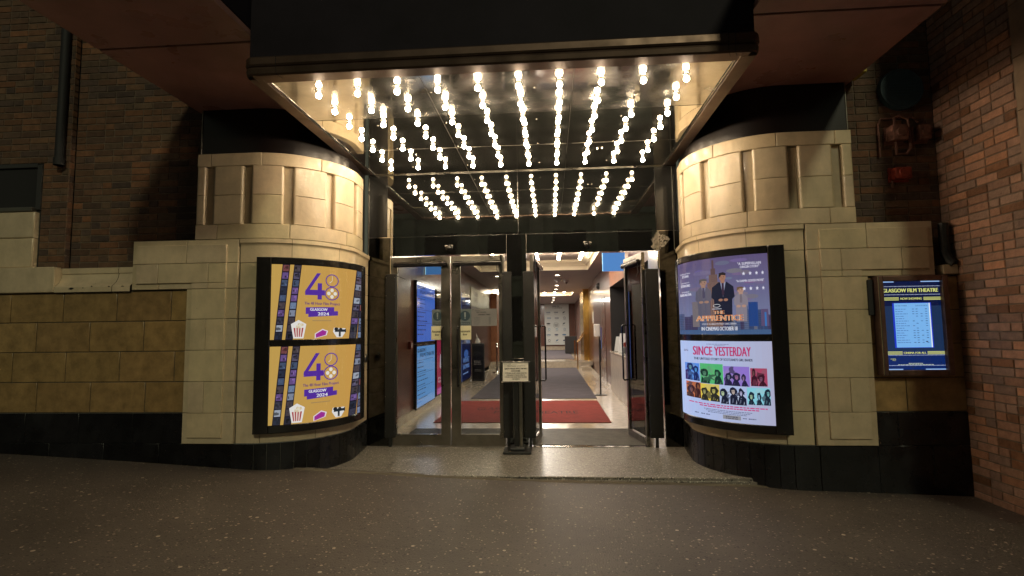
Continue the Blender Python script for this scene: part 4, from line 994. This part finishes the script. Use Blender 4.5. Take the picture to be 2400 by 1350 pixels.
# ribbed entrance matting
for x0, x1 in ((-2.1, -.6), (-.22, 1.2)):
    mb.box(x0, x1, .07, 1.22, .001, .008, M['dark'])
    y = .08
    while y < 1.2: mb.box(x0, x1, y, y+.020, .008, .013, M['rib']); y += .048
tr_ = mb.build('ribbed_entrance_mat'); props(tr_, 'ribbed metal and rubber mat just inside the doors', 'mat')
def floormat(name, x0, x1, y0, y1, z, mt, label):
    E_ = empty(name, ((x0+x1)/2, (y0+y1)/2, z), label, 'mat')
    mb = MB(); mb.box(x0, x1, y0, y1, z+.001, z+.012, mt, .004); mb.build('carpet', E_); return E_
rm = floormat('red_mat', -1.95, .95, 1.75, 4.35, 0, M['matred'], 'red carpet mat with dark lettering behind the doors')
mb = MB()
def mattext(t, x0, x1, y0, y1):
    V, F = text_mesh(t); n = len(mb.v)
    mb.v += [(x0+(x1-x0)*u, y0+(y1-y0)*v, .0135) for u, v in V]
    for f_ in F: mb.face([n+i for i in f_], M['lettering'])
mattext('GLASGOW', -1.42, -.55, 3.05, 3.40); mattext('FILM', -1.05, -.6, 2.62, 2.92); mb.quad([(-.52, 2.5, .0135), (-.49, 2.5, .0135), (-.49, 3.5, .0135), (-.52, 3.5, .0135)], M['lettering']); mattext('THEATRE', -.42, .47, 2.62, 2.92)
mb.build('mat_lettering', rm, smooth=False)
floormat('grey_mat', -1.78, .98, 4.75, 14.0, 0, M['matgrey'], 'long grey carpet mat running down the foyer')
floormat('grey_mat', -1.9, 1.0, 15.7, 25.6, .245, M['matgrey'], 'far grey carpet mat above the foyer step')
# walls
mb = MB()
def wallX(X, y0, y1, z0, z1, mt, facing): 
    q = [(X, y0, z0), (X, y1, z0), (X, y1, z1), (X, y0, z1)]; mb.quad(q if facing > 0 else q[::-1], mt)
wallX(XL, .12, 27.4, 0, ZH+.2, M['wood'], 1)
wallX(XL-.6, 0, .12, 0, 3.3, M['dark'], 1)
struct(mb.build('wall_left'))
mb = MB()
XA = XR
# right wall: opening for box office y 1.2..6.05
wallX(XA, 6.10, 11.2, 0, ZH+.2, M['wood'], -1); wallX(XA, 0.12, 1.0, 0, ZH+.2, M['wood'], -1); wallX(XA, 1.0, 6.10, 2.52, ZH+.2, M['woodlight'], -1)
mb.quad([(XA, 6.10, 0), (XA+1.9, 6.10, 0), (XA+1.9, 6.10, 2.52), (XA, 6.10, 2.52)], M['dark']); 
wallX(XA+1.9, 1.0, 6.10, 0, 3, M['wood'], -1); mb.quad([(XA, 1.0, 2.52), (XA+1.9, 1.0, 2.52), (XA+1.9, 6.1, 2.52), (XA, 6.1, 2.52)], M['dark']); mb.quad([(XA, 1.0, 0), (XA+1.9, 1, 0), (XA+1.9, 1, 2.6), (XA, 1, 2.6)], M['wood'])
# recess then brass column then further walls
wallX(XA+.12, 11.2, 27.4, 0, ZH+.2, M['wood'], -1); mb.quad([(XA, 11.2, 0), (XA+.12, 11.2, 0), (XA+.12, 11.2, 3.3), (XA, 11.2, 3.3)], M['wood'])
struct(mb.build('wall_right'))
mb = MB(); mb.quad([(XL-.3, 27.35, 0), (XR+.6, 27.35, 0), (XR+.6, 27.35, 3.4), (XL-.3, 27.35, 3.4)], M['wood']); struct(mb.build('wall_back'))
mb = MB()
mb.box(XL, XL+.02, .13, 14.2, 0, .14, M['marble'], .003); mb.box(XR-.02, XR, 6.1, 14.2, 0, .12, M['marble'], .003); mb.box(XL, XR+.1, 27.31, 27.34, .245, .43, M['marble'], .003)
struct(mb.build('skirting'))
# ceiling with two coffers
mb = MB(); cz = ZH
def cquad(x0, x1, y0, y1, z, mt): mb.quad([(x0, y0, z), (x0, y1, z), (x1, y1, z), (x1, y0, z)], mt)
C1 = (-1.95, 1.08, .9, 7.85); C2 = (-1.8, 1.06, 16.6, 19.1)
cquad(XL, XR+.1, .12, C1[2], cz, M['ceil']); cquad(XL, XR+.2, C1[3], C2[2], cz, M['ceil']); cquad(XL, XR+.2, C2[3], 27.4, cz, M['ceil'])
for C in (C1, C2): cquad(XL, C[0], C[2], C[3], cz, M['ceil']); cquad(C[1], XR+.2, C[2], C[3], cz, M['ceil'])
for C, hh in ((C1, .26), (C2, .26)):
    x0, x1, y0, y1 = C
    cquad(x0+.2, x1-.2, y0+.2, y1-.2, cz+hh, M['ceil'])
    loop = lambda e, z: [(x0+e, y0+e, z), (x1-e, y0+e, z), (x1-e, y1-e, z), (x0+e, y1-e, z)]
    prof = [(0, cz-.004), (.004, cz+.05), (.02, cz+.10), (.07, cz+.12), (.08, cz+.14), (.17, cz+.20), (.2, cz+hh)]
    for i in range(len(prof)-1):
        A, Bq = loop(*prof[i]), loop(*prof[i+1])
        for k in range(4): mb.quad([A[k], A[(k+1) % 4], Bq[(k+1) % 4], Bq[k]], M['crown'])
struct(mb.build('ceiling', smooth=False))
# coffer bulbs
mbg = MB(); mbg.lathe([(.0, -.045), (.025, -.037), (.04, -.016), (.043, 0), (.03, .02), (.018, .045)], (0, 0, 0), M['glow_in'], 12); gi = mbg.build('globe', None, recalc=True)
gime = gi.data; bpy.data.objects.remove(gi)
cols = [(-1.5, 'far left'), (-1.05, 'second'), (-.35, 'third'), (.12, 'fourth'), (.55, 'fifth')]
cols = [(-1.35, ''), (-.85, ''), (-.30, ''), (.24, ''), (.78, '')]
for x, nm in cols:
    for k in range(5):
        y = 4.6+.45*k
        o = bpy.data.objects.new('foyer_bulb', gime); COL.objects.link(o); o.location = (x, y, 3.30)
        props(o, 'glowing bulb in the near ceiling recess of the foyer', 'light bulb', 'bulbs in the near foyer ceiling recess')
for x in (-1.3, -.75, -.25, .23, .68):
    o = bpy.data.objects.new('foyer_bulb', gime); COL.objects.link(o); o.location = (x, 18.2, 3.30); o.scale = (1.4, 1.4, 1.4)
    props(o, 'glowing bulb in the far ceiling recess of the foyer', 'light bulb', 'bulbs in the far foyer ceiling recess')
# downlights
for i, (x, y, ds_) in enumerate(((.24, 9.24, 'nearest to the doors'), (.27, 13.0, 'behind the smoke detector'), (.26, 14.9, 'third along the ceiling'), (.2, 20.6, 'beyond the far recess'), (.2, 22.8, 'second from the back wall'), (.15, 25.2, 'closest to the back wall'), (-1.6, 9.2, 'seen through the closed doors'), (-1.7, 12.6, 'over the left wall displays'), (-1.7, 22, 'far left of the hall'))):
    E_ = empty('downlight', (x, y, ZH), 'round ceiling downlight in the foyer '+ds_, 'ceiling light', 'round downlights in the foyer ceiling')
    mb = MB(); mb.lathe([(.06, 0), (.075, -.006), (.085, -.006), (.09, 0)], (x, y, ZH), M['bright'], 16); mb.build('trim_ring', E_)
    mb = MB(); mb.lathe([(0, -.004), (.062, -.004), (.064, 0)], (x, y, ZH), M['white_light'], 16); mb.build('lens', E_)
E_ = empty('smoke_detector', (.29, 10.6, ZH), 'round smoke detector on the foyer ceiling', 'smoke detector')
mb = MB(); mb.lathe([(0, -.10), (.06, -.10), (.07, -.06), (.12, -.05), (.13, 0)], (.29, 10.6, ZH), M['white'], 18); mb.build('housing', E_)
E_ = empty('ceiling_camera', (.56, 10.6, ZH), 'white dome security camera on the foyer ceiling', 'camera')
mb = MB(); mb.lathe([(0, -.14), (.03, -.135), (.055, -.12), (.075, -.09), (.08, -.03), (.09, 0)], (.56, 10.6, ZH), M['white'], 18); mb.build('housing', E_)
mb = MB(); mb.lathe([(0, -.15), (.03, -.145), (.04, -.11)], (.56, 10.56, ZH), M['blackgloss'], 14); mb.build('lens', E_)

# ---- left wall displays
fL = facing_right(XL)
def wall_display(name, y0, y1, z0, z1, label, cat, fn, mt='screenart', fmt='blackgloss', dd=.05, fr=.03):
    E_ = empty(name, (XL, (y0+y1)/2, z0), label, cat)
    mb = MB(); mb.box(XL, XL+dd, y0, y1, z0, z1, M[fmt], .006); mb.build('case', E_)
    a = Art(); fn(a, y1-y0-2*fr, z1-z0-2*fr)
    a.build('panel', lambda u, v, hh: (XL+dd+.002+hh, y0+fr+u, z0+fr+v), M[mt], E_)
def blue_list(c):
    def fn(a, w, h):
        a.rect(0, 0, w, h, c, 0); D = tuple(int(v*.25) for v in c)
        a.text('GLASGOW', .02*w, .90*h, .42*w, .96*h, D, 1, bold=.006); a.text('FILM', .16*w, .82*h, .42*w, .88*h, D, 1, bold=.006); a.rect(.455*w, .80*h, .47*w, .97*h, D, 1); a.text('THEATRE', .50*w, .82*h, .95*w, .88*h, D, 1, bold=.006)
        for k in range(9): 
            y = (.72-.075*k)*h; a.lines(.02*w, .6*w, y, .014*h, D, 1, 5, .5)
            if k % 3 == 0: a.rect(.02*w, y+.045*h, .9*w, y+.05*h, D, 1)
    return fn
wall_display('listings_display', 2.30, 3.80, 1.28, 2.42, 'blue listings screen on the left foyer wall, upper of two', 'screen', blue_list((84, 136, 255)))
wall_display('listings_display', 2.30, 3.80, .12, 1.26, 'paler blue listings screen on the left foyer wall, lower of two', 'screen', blue_list((110, 178, 255)))
def menu(a, w, h):
    a.rect(0, 0, w, h, (34, 28, 30), 0)
    for k in range(14): a.lines(.2*w, .8*w, (.8-.04*k)*h, .012*h, (110, 100, 96), 1, 4, .4)
def redp(a, w, h):
    a.rect(0, 0, w, h, (176, 30, 80), 0); a.rect(0, 0, w, .12*h, (196, 60, 170), .5)
    a.poly([(.2*w, .5*h), (.5*w, .35*h), (.85*w, .52*h), (.8*w, .74*h), (.55*w, .68*h), (.25*w, .74*h)], (214, 196, 214), 1); a.disc(.5*w, .52*h, .12*w, .07*h, (60, 30, 60), 2, 10)
    a.text('Places', .1*w, .27*h, .7*w, .31*h, (240, 230, 235), 1); a.text('to Love', .1*w, .21*h, .9*w, .26*h, (240, 230, 235), 1, bold=.004); a.lines(.4*w, .7*w, .9*h, .02*h, (230, 220, 235), 1, 2)
wall_display('menu_board', 3.95, 5.3, 1.42, 2.38, 'dark menu board above the red poster on the left foyer wall', 'board', menu)
wall_display('wall_poster', 3.95, 5.3, .15, 1.34, 'crimson backlit poster low on the left foyer wall', 'poster', redp)
def bluep(a, w, h):
    a.rect(0, 0, w, h, (16, 26, 70), 0); a.text('FILM', .05*w, .93*h, .4*w, .96*h, (150, 180, 240), 1); a.text('THEATRE', .45*w, .88*h, .95*w, .92*h, (150, 180, 240), 1); a.text('THEATRE', .45*w, .42*h, .95*w, .46*h, (150, 180, 240), 1)
    a.disc(.5*w, .30*h, .25*w, .05*h, (70, 110, 190), 1, 12); a.text('WHAT', .15*w, .20*h, .85*w, .26*h, (120, 160, 235), 1.5, bold=.005); a.text('SHOWING', .15*w, .13*h, .85*w, .18*h, (120, 160, 235), 1.5, bold=.005); a.lines(.15*w, .85*w, .07*h, .015*h, (140, 170, 230), 1, 4)
    a.rect(0, 0, .02*w, h, (120, 150, 240), 2)
wall_display('wall_poster', 7.0, 8.6, .12, 2.55, 'tall dark blue backlit poster on the left foyer wall', 'poster', bluep)
E_ = empty('steel_doorway', (XL, 10.5, 0), 'dark doorway with pale steel header on the left foyer wall', 'doorway')
mb = MB(); mb.box(XL, XL+.04, 8.9, 13.6, 2.25, 2.85, mat('pale_steel', (.35, .34, .26), .35, metal=.6), .005); mb.box(XL, XL+.03, 6.2, 6.9, .14, 2.7, mat('pale_steel2', (.30, .29, .25), .35, metal=.6), .005); mb.build('header', E_)
mb = MB(); mb.box(XL, XL+.02, 8.95, 13.5, 0.02, 2.24, mat('dark_mahogany', (.07, .022, .014), .3), .004); mb.build('doors', E_)
a = Art(); a.text('SCREENS', 0, 0, 1.0, .14, (40, 38, 34), 0, bold=.006); a.text('TOILETS', 0, -.2, .8, -.06, (40, 38, 34), 0, bold=.006); a.build('lettering', lambda u, v, hh: (XL+.043+hh, 9.4+u, 2.6+v), M['printart'], E_)
# orange veneer pillars with uplit top
for k, y in enumerate((14.5, 16.9)):
    E_ = empty('veneer_pillar', (XL, y, .245), ('nearer' if k == 0 else 'farther')+' orange wood pillar with a light strip at its head', 'pillar', 'orange veneer pillars')
    mb = MB(); mb.box(XL, XL+.25, y, y+1.9, .1, 3.02, M['woodlight'], .01); mb.build('panel', E_)
    mb = MB(); mb.box(XL+.08, XL+.3, y+.05, y+1.8, 3.04, 3.10, M['white_light'], .01); mb.build('light_strip', E_)
# call point, socket
E_ = empty('fire_call_point', (XL, 2.0, 1.2), 'red fire call point on the left foyer wall', 'call point'); mb = MB(); mb.box(XL, XL+.05, 1.92, 2.04, 1.20, 1.33, M['red'], .008); mb.build('housing', E_); mb = MB(); mb.box(XL+.05, XL+.055, 1.945, 2.015, 1.225, 1.305, M['white'], .001); mb.build('face', E_)
# lectern board
E_ = empty('notice_stand', (-2.14, 8.9, 0), 'black slim notice stand with menu beside the left foyer doorway', 'stand')
mb = MB(); mb.box(-2.37, -1.99, 8.85, 9.0, .0, 1.12, M['darkgrey'], .02); mb.build('cabinet', E_)
a = Art(); a.rect(.03, .05, .35, 1.05, (14, 14, 15), 0); a.lines(.09, .29, .85, .02, (70, 70, 70), 1, 3); a.lines(.07, .31, .80, .015, (60, 60, 60), 1, 3)
for k in range(3): a.lines(.07, .31, .58-.045*k, .02, (150, 146, 140), 1, 4)
for k in range(2): a.lines(.09, .29, .33-.04*k, .015, (130, 126, 120), 1, 4)
a.build('panel', lambda u, v, hh: (-2.37+u, 8.847-hh, v), M['printart'], E_)
mb = MB(); mb.lathe([(0, .16), (.03, .15), (.07, .09), (.09, .04), (.08, 0)], (-2.2, 8.92, 1.12), M['white'], 14); mb.tube([(-2.2, 8.92, 1.26), (-2.24, 8.92, 1.42)], [.025, .008], M['white'], 8); mb.build('bottle', E_)
# rope posts
for x, y, lb in ((-1.92, 11.9, 'nearer chrome rope post by the left foyer wall'), (-1.95, 13.3, 'farther chrome rope post by the left foyer wall')):
    E_ = empty('rope_post', (x, y, 0), lb, 'rope post', 'chrome rope posts')
    mb = MB(); mb.lathe([(.16, 0), (.155, .02), (.05, .04), (.03, .06)], (x, y, 0), M['bright'], 18); mb.build('base', E_)
    mb = MB(); mb.lathe([(.028, .05), (.028, .9), (.05, .92), (.03, .95), (.055, 1.0), (.03, 1.05), (0, 1.06)], (x, y, 0), M['bright'], 14); mb.build('post', E_)
# blue hanging sign boxes
for x0, x1, y, z0, z1, lb in ((1.00, 1.42, 3.0, 2.585, 2.93, 'blue lit sign box at the right above the box office'), (-2.40, -2.02, 3.1, 2.60, 2.78, 'small blue lit sign box at the left above the listings screens')):
    E_ = empty('blue_sign', ((x0+x1)/2, y, z0), lb, 'sign box'); mb = MB(); mb.box(x0, x1, y, y+.06, z0, z1, M['blue'], .004); mb.build('light_box', E_)
    mb = MB(); mb.tube([(x0, y-.003, z0), (x0, y-.003, z1)], .006, emat('pale_blue_edge', (.35, .75, 1), 1.2), 6); mb.tube([(x1-.05, y+.03, z1), (x1-.05, y+.03, ZH)], .008, M['steel'], 6); mb.build('edge_trim', E_)

# ---- right side of foyer
E_ = empty('box_office_counter', (1.6, 3.6, 0), 'pale stone box office counter on the right of the foyer', 'counter')
mb = MB(); mb.box(1.44, 1.9, 1.3, 6.05, 0, .93, mat('grey_stone', (.42, .38, .32), .3, nscale=6, namt=.25), .01); mb.build('front', E_)
mb = MB(); mb.box(1.42, 1.95, 1.28, 6.05, .93, .97, M['marble'], .008); mb.build('top', E_)
for y, zr, tl, c, lb in ((5.6, .34, -.10, (.6, .62, .6), 'clear leaflet holder at the far end of the box office counter'), (4.9, .42, -.16, (.75, .75, .72), 'white leaflet stack leaning on the box office counter'), (3.7, .30, -.05, (.6, .6, .62), 'leaflet rack nearest the open door on the counter')):
    E_ = empty('leaflet_holder', (1.62, y, .97), lb, 'leaflet holder', 'leaflet holders on the counter')
    mb = MB(); mm = mat('leaflet_cover', c, .5)
    mb.box(1.5, 1.74, y, y+.16, .972, .985, M['glass']); 
    mb.quad([(1.48, y-.02, .98), (1.70, y-.02, .98), (1.70+.05, y+.10, .98+zr), (1.50+.05, y+.10, .98+zr)], mm); mb.quad([(1.48, y+.02, .98), (1.50+.05, y+.14, .98+zr), (1.70+.05, y+.14, .98+zr), (1.70, y+.02, .98)], mm); mb.quad([(1.48, y-.02, .98), (1.50+.05, y+.10, .98+zr), (1.50+.05, y+.14, .98+zr), (1.48, y+.02, .98)], mm)
    mb.build('leaflets', E_)
E_ = empty('counter_till', (1.75, 4.3, .97), 'dark till with small red light on the box office counter', 'till'); mb = MB(); mb.box(1.55, 1.9, 4.15, 4.5, .972, 1.12, M['dark'], .02); mb.build('body', E_); mb = MB(); mb.box(1.52, 1.6, 4.2, 4.3, 1.12, 1.22, M['red'], .02); mb.build('red_top', E_)
# back bar shelf inside box office
E_ = empty('back_shelf', (2.6, 4, 1), 'shelves of boxes and bottles behind the box office counter', 'shelf')
mb = MB()
for z in (1.1, 1.55, 2.0): mb.box(3.0, 3.34, 1.2, 6.0, z, z+.03, M['wood'], .003)
mb.build('shelves', E_)
mb = MB(); rs = random.Random(2)
for z in (1.13, 1.58, 2.03):
    y = 1.3
    while y < 5.9:
        w_ = rs.uniform(.08, .25); mb.box(3.02, 3.25, y, y+w_, z, z+rs.uniform(.1, .34), rs.choice([M['paper'], M['brass'], M['red'], M['darkgrey'], M['white'], M['woodlight']]), .006); y += w_+rs.uniform(.02, .2)
mb.build('stock', E_)
# wood wall details: tall door, plate
E_ = empty('panel_door', (XR, 7.7, 0), 'flush mahogany door with dark outline in the right foyer wall', 'door')
mb = MB(); mb.box(XR-.012, XR, 7.3, 8.15, .12, 2.35, mat('mahogany_door', (.15, .06, .036), .25, coat=.4, nscale=4), .003); mb.build('leaf', E_)
mb = MB()
for y in (7.285, 8.165): mb.box(XR-.006, XR, y-.01, y+.01, .12, 2.37, M['dark'])
mb.box(XR-.006, XR, 7.3, 8.15, 2.352, 2.372, M['dark']); mb.build('outline', E_)
mb = MB(); mb.tube([(XR-.05, 8.05, .95), (XR-.05, 8.05, 1.55)], .012, M['bright'], 8); mb.build('handle', E_)
E_ = empty('alarm_bell', (XR, 8.9, 2.75), 'round alarm bell high on the right foyer wall', 'bell'); mb = MB(); mb.lathe([(0, -.09), (.05, -.085), (.09, -.05), (.10, 0)], (XR, 8.9, 2.78), M['darkgrey'], 18, 'x'); mb.build('gong', E_)
E_ = empty('wall_notice', (XR, 12.2, 1.85), 'white printed notice on the right foyer wall', 'notice'); mb = MB(); mb.box(XR+.105, XR+.12, 11.5, 12.9, 1.72, 2.15, M['paper']); mb.build('sheet', E_); mb = MB(); mb.box(XR+.10, XR+.105, 12.0, 12.4, 1.78, 1.93, M['dark']); mb.build('print', E_)
# brass column + handrail + steps
E_ = empty('brass_column', (1.40, 15.9, .245), 'polished brass clad column on the right of the foyer', 'column')
mb = MB(); mb.box(1.36, 1.62, 15.0, 17.2, .245, ZH, M['brass'], .01); mb.build('shaft', E_)
a = Art()
for k in range(4): a.text('WELCOME'[k*2:k*2+2] or 'E', .2, -.16*k, .9, -.16*k+.1, (60, 44, 14), 0, bold=.01)
a.build('lettering', lambda u, v, hh: (1.358-hh, 15.3+.9-u, 2.5+v), M['printart'], E_)
E_ = empty('brass_handrail', (1.05, 13.6, .0), 'polished brass handrail by the right foyer step', 'handrail')
mb = MB()
for x in (.98, 1.10): mb.tube([(x, 13.0+(x-1)*8, 1.02), (x+.38, 12.8+(x-1)*8+2, 1.42)], .022, M['brass'], 10)
mb.build('rail', E_); mb = MB()
for x, y in ((1.0, 13.1), (1.0, 15.2)): mb.tube([(x, y, 0.01), (x, y, 1.05)], .022, M['brass'], 10)
mb.build('post', E_)
E_ = empty('stone_steps', (1.3, 13.6, 0), 'pale stone steps at the right foyer wall', 'steps'); mb = MB(); mb.box(1.12, 1.46, 12.6, 14.19, .001, .14, M['marble'], .006); mb.box(1.12, 1.58, 13.3, 14.19, .14, .28, M['marble'], .006); mb.build('treads', E_)
# sanitizer stand
E_ = empty('sanitiser_stand', (1.12, 5.2, 0), 'white hand sanitiser dispenser on a slim black floor pole', 'dispenser')
mb = MB(); mb.tube([(1.12, 5.35, .0), (1.12, 5.35, 1.35)], .018, M['blackmat'], 10); mb.box(1.12, 1.15, 5.30, 5.40, .75, 1.25, M['blackmat'], .01); mb.build('pole', E_)
mb = MB(); mb.lathe([(.14, 0), (.14, .01), (.02, .02)], (1.12, 5.35, .0), M['blackmat'], 18); mb.build('base', E_)
mb = MB(); mb.box(1.00, 1.13, 5.28, 5.42, 1.33, 1.62, M['white'], .02); mb.build('dispenser', E_)
# back wall board
E_ = empty('sponsor_board', (.41, 27.3, .53), 'large white board of small logos on the back wall of the foyer', 'board')
mb = MB(); mb.box(-.37, 1.20, 27.27, 27.33, .53, 3.15, mat('white_board', (.62, .66, .64), .5), .004); mb.build('panel', E_)
a = Art(); rs = random.Random(12)
a.text('THANK YOU', .5, 2.44, .95, 2.52, (50, 60, 66), 0, bold=.004); a.text('TO OUR SPONSORS', .5, 2.34, 1.15, 2.41, (50, 60, 66), 0, bold=.002)
for i in range(6):
    for j in range(3):
        cx, cy = .25+.5*j+(.04 if i % 2 else 0), 2.08-.36*i
        c = rs.choice([(60, 110, 150), (50, 70, 84), (80, 150, 180), (40, 50, 90), (30, 40, 44)])
        if (i, j) == (2, 1): a.ring(cx, cy-.1, .19, .19, .012, (60, 66, 70), 0, 28); a.lines(cx-.12, cx+.12, cy-.05, .04, (40, 46, 50), 1, 3, 0); a.lines(cx-.12, cx+.12, cy-.12, .04, (40, 46, 50), 1, 3, 0); a.lines(cx-.1, cx+.1, cy-.19, .04, (40, 46, 50), 1, 3, 0); continue
        k = rs.randrange(4)
        if k == 0: a.disc(cx, cy, .13, .05, c, 0, 20)
        elif k == 1: a.ring(cx, cy, .07, .08, .022, c, 0, 20)
        elif k == 2: a.rect(cx-.12, cy-.04, cx+.12, cy+.04, c, 0); a.lines(cx-.1, cx+.1, cy-.015, .03, (190, 205, 210), 1, 3, 0)
        else: a.poly([(cx-.1, cy-.06), (cx+.02, cy-.03), (cx+.1, cy+.07), (cx-.04, cy+.04)], c, 0)
        a.lines(cx-.11, cx+.11, cy-.12, .014, (90, 100, 104), 0, 4, .1)
a.build('printed_logos', lambda u, v, hh: (-.37+u, 27.265-hh, .53+v), M['printart'], E_)
E_ = empty('small_notice', (-.75, 27.3, 2.1), 'small framed notice left of the logo board', 'notice'); mb = MB(); mb.box(-.93, -.60, 27.30, 27.34, 2.07, 2.52, M['paper'], .004); mb.build('sheet', E_)
E_ = empty('black_cabinet', (1.05, 24, .245), 'low black cabinet in front of the logo board', 'cabinet'); mb = MB(); mb.box(.75, 1.35, 20.6, 21.4, .246, 1.15, M['dark'], .02); mb.build('body', E_)
# foyer area lights: two in ceiling recesses, farthest one added to brighten back board
for nm, x, y, z, sx, sy, e in (('foyer_light', -.4, 4.6, 3.40, 2.2, 4.5, 120), ('foyer_light', -.4, 17.9, 3.40, 2.2, 1.6, 150), ('foyer_light', -.4, 12.0, 3.15, .5, 3.0, 110), ('foyer_light', -.4, 23.0, 3.15, .5, 3.0, 150), ('box_office_light', 2.5, 3.6, 2.48, .8, 3, 14)):
    l = bpy.data.lights.new(nm, 'AREA'); l.shape = 'RECTANGLE'; l.size = sx; l.size_y = sy; l.energy = e; l.color = (1, .90, .78)
    o = bpy.data.objects.new(nm, l); COL.objects.link(o); o.location = (x, y, z)

# building across the street, seen in the polished surfaces
O_ = empty('stone_building', (-1, -21, 0), 'pale stone building across the street mirrored in the entrance fascia', 'building')
st_ = mat('pale_green_stone', (.42, .46, .36), .85, nscale=.8, namt=.2)
mb = MB(); mb.box(-24, 22, -22.5, -21.3, -.6, 8.2, st_); mb.build('wall', O_)
for k in range(13):
    x = -22+3.5*k
    mb = MB(); mb.box(x, x+.7, -21.3, -20.95, -.4, 7.6, st_, .03); mb.build('pilaster', O_)
    if k < 12:
        for z0, z1 in ((.9, 3.3), (4.4, 6.8)):
            mb = MB(); mb.box(x+1.2, x+3.0, -21.32, -21.25, z0, z1, M['dark']); wn_ = mb.build('window', O_)
            mb = MB(); mb.box(x+1.1, x+3.1, -21.3, -21.15, z0-.2, z0, st_, .02); mb.build('sill', wn_)
mb = MB(); mb.box(-24, 22, -21.5, -20.8, 7.6, 8.3, st_, .04); mb.build('cornice', O_)
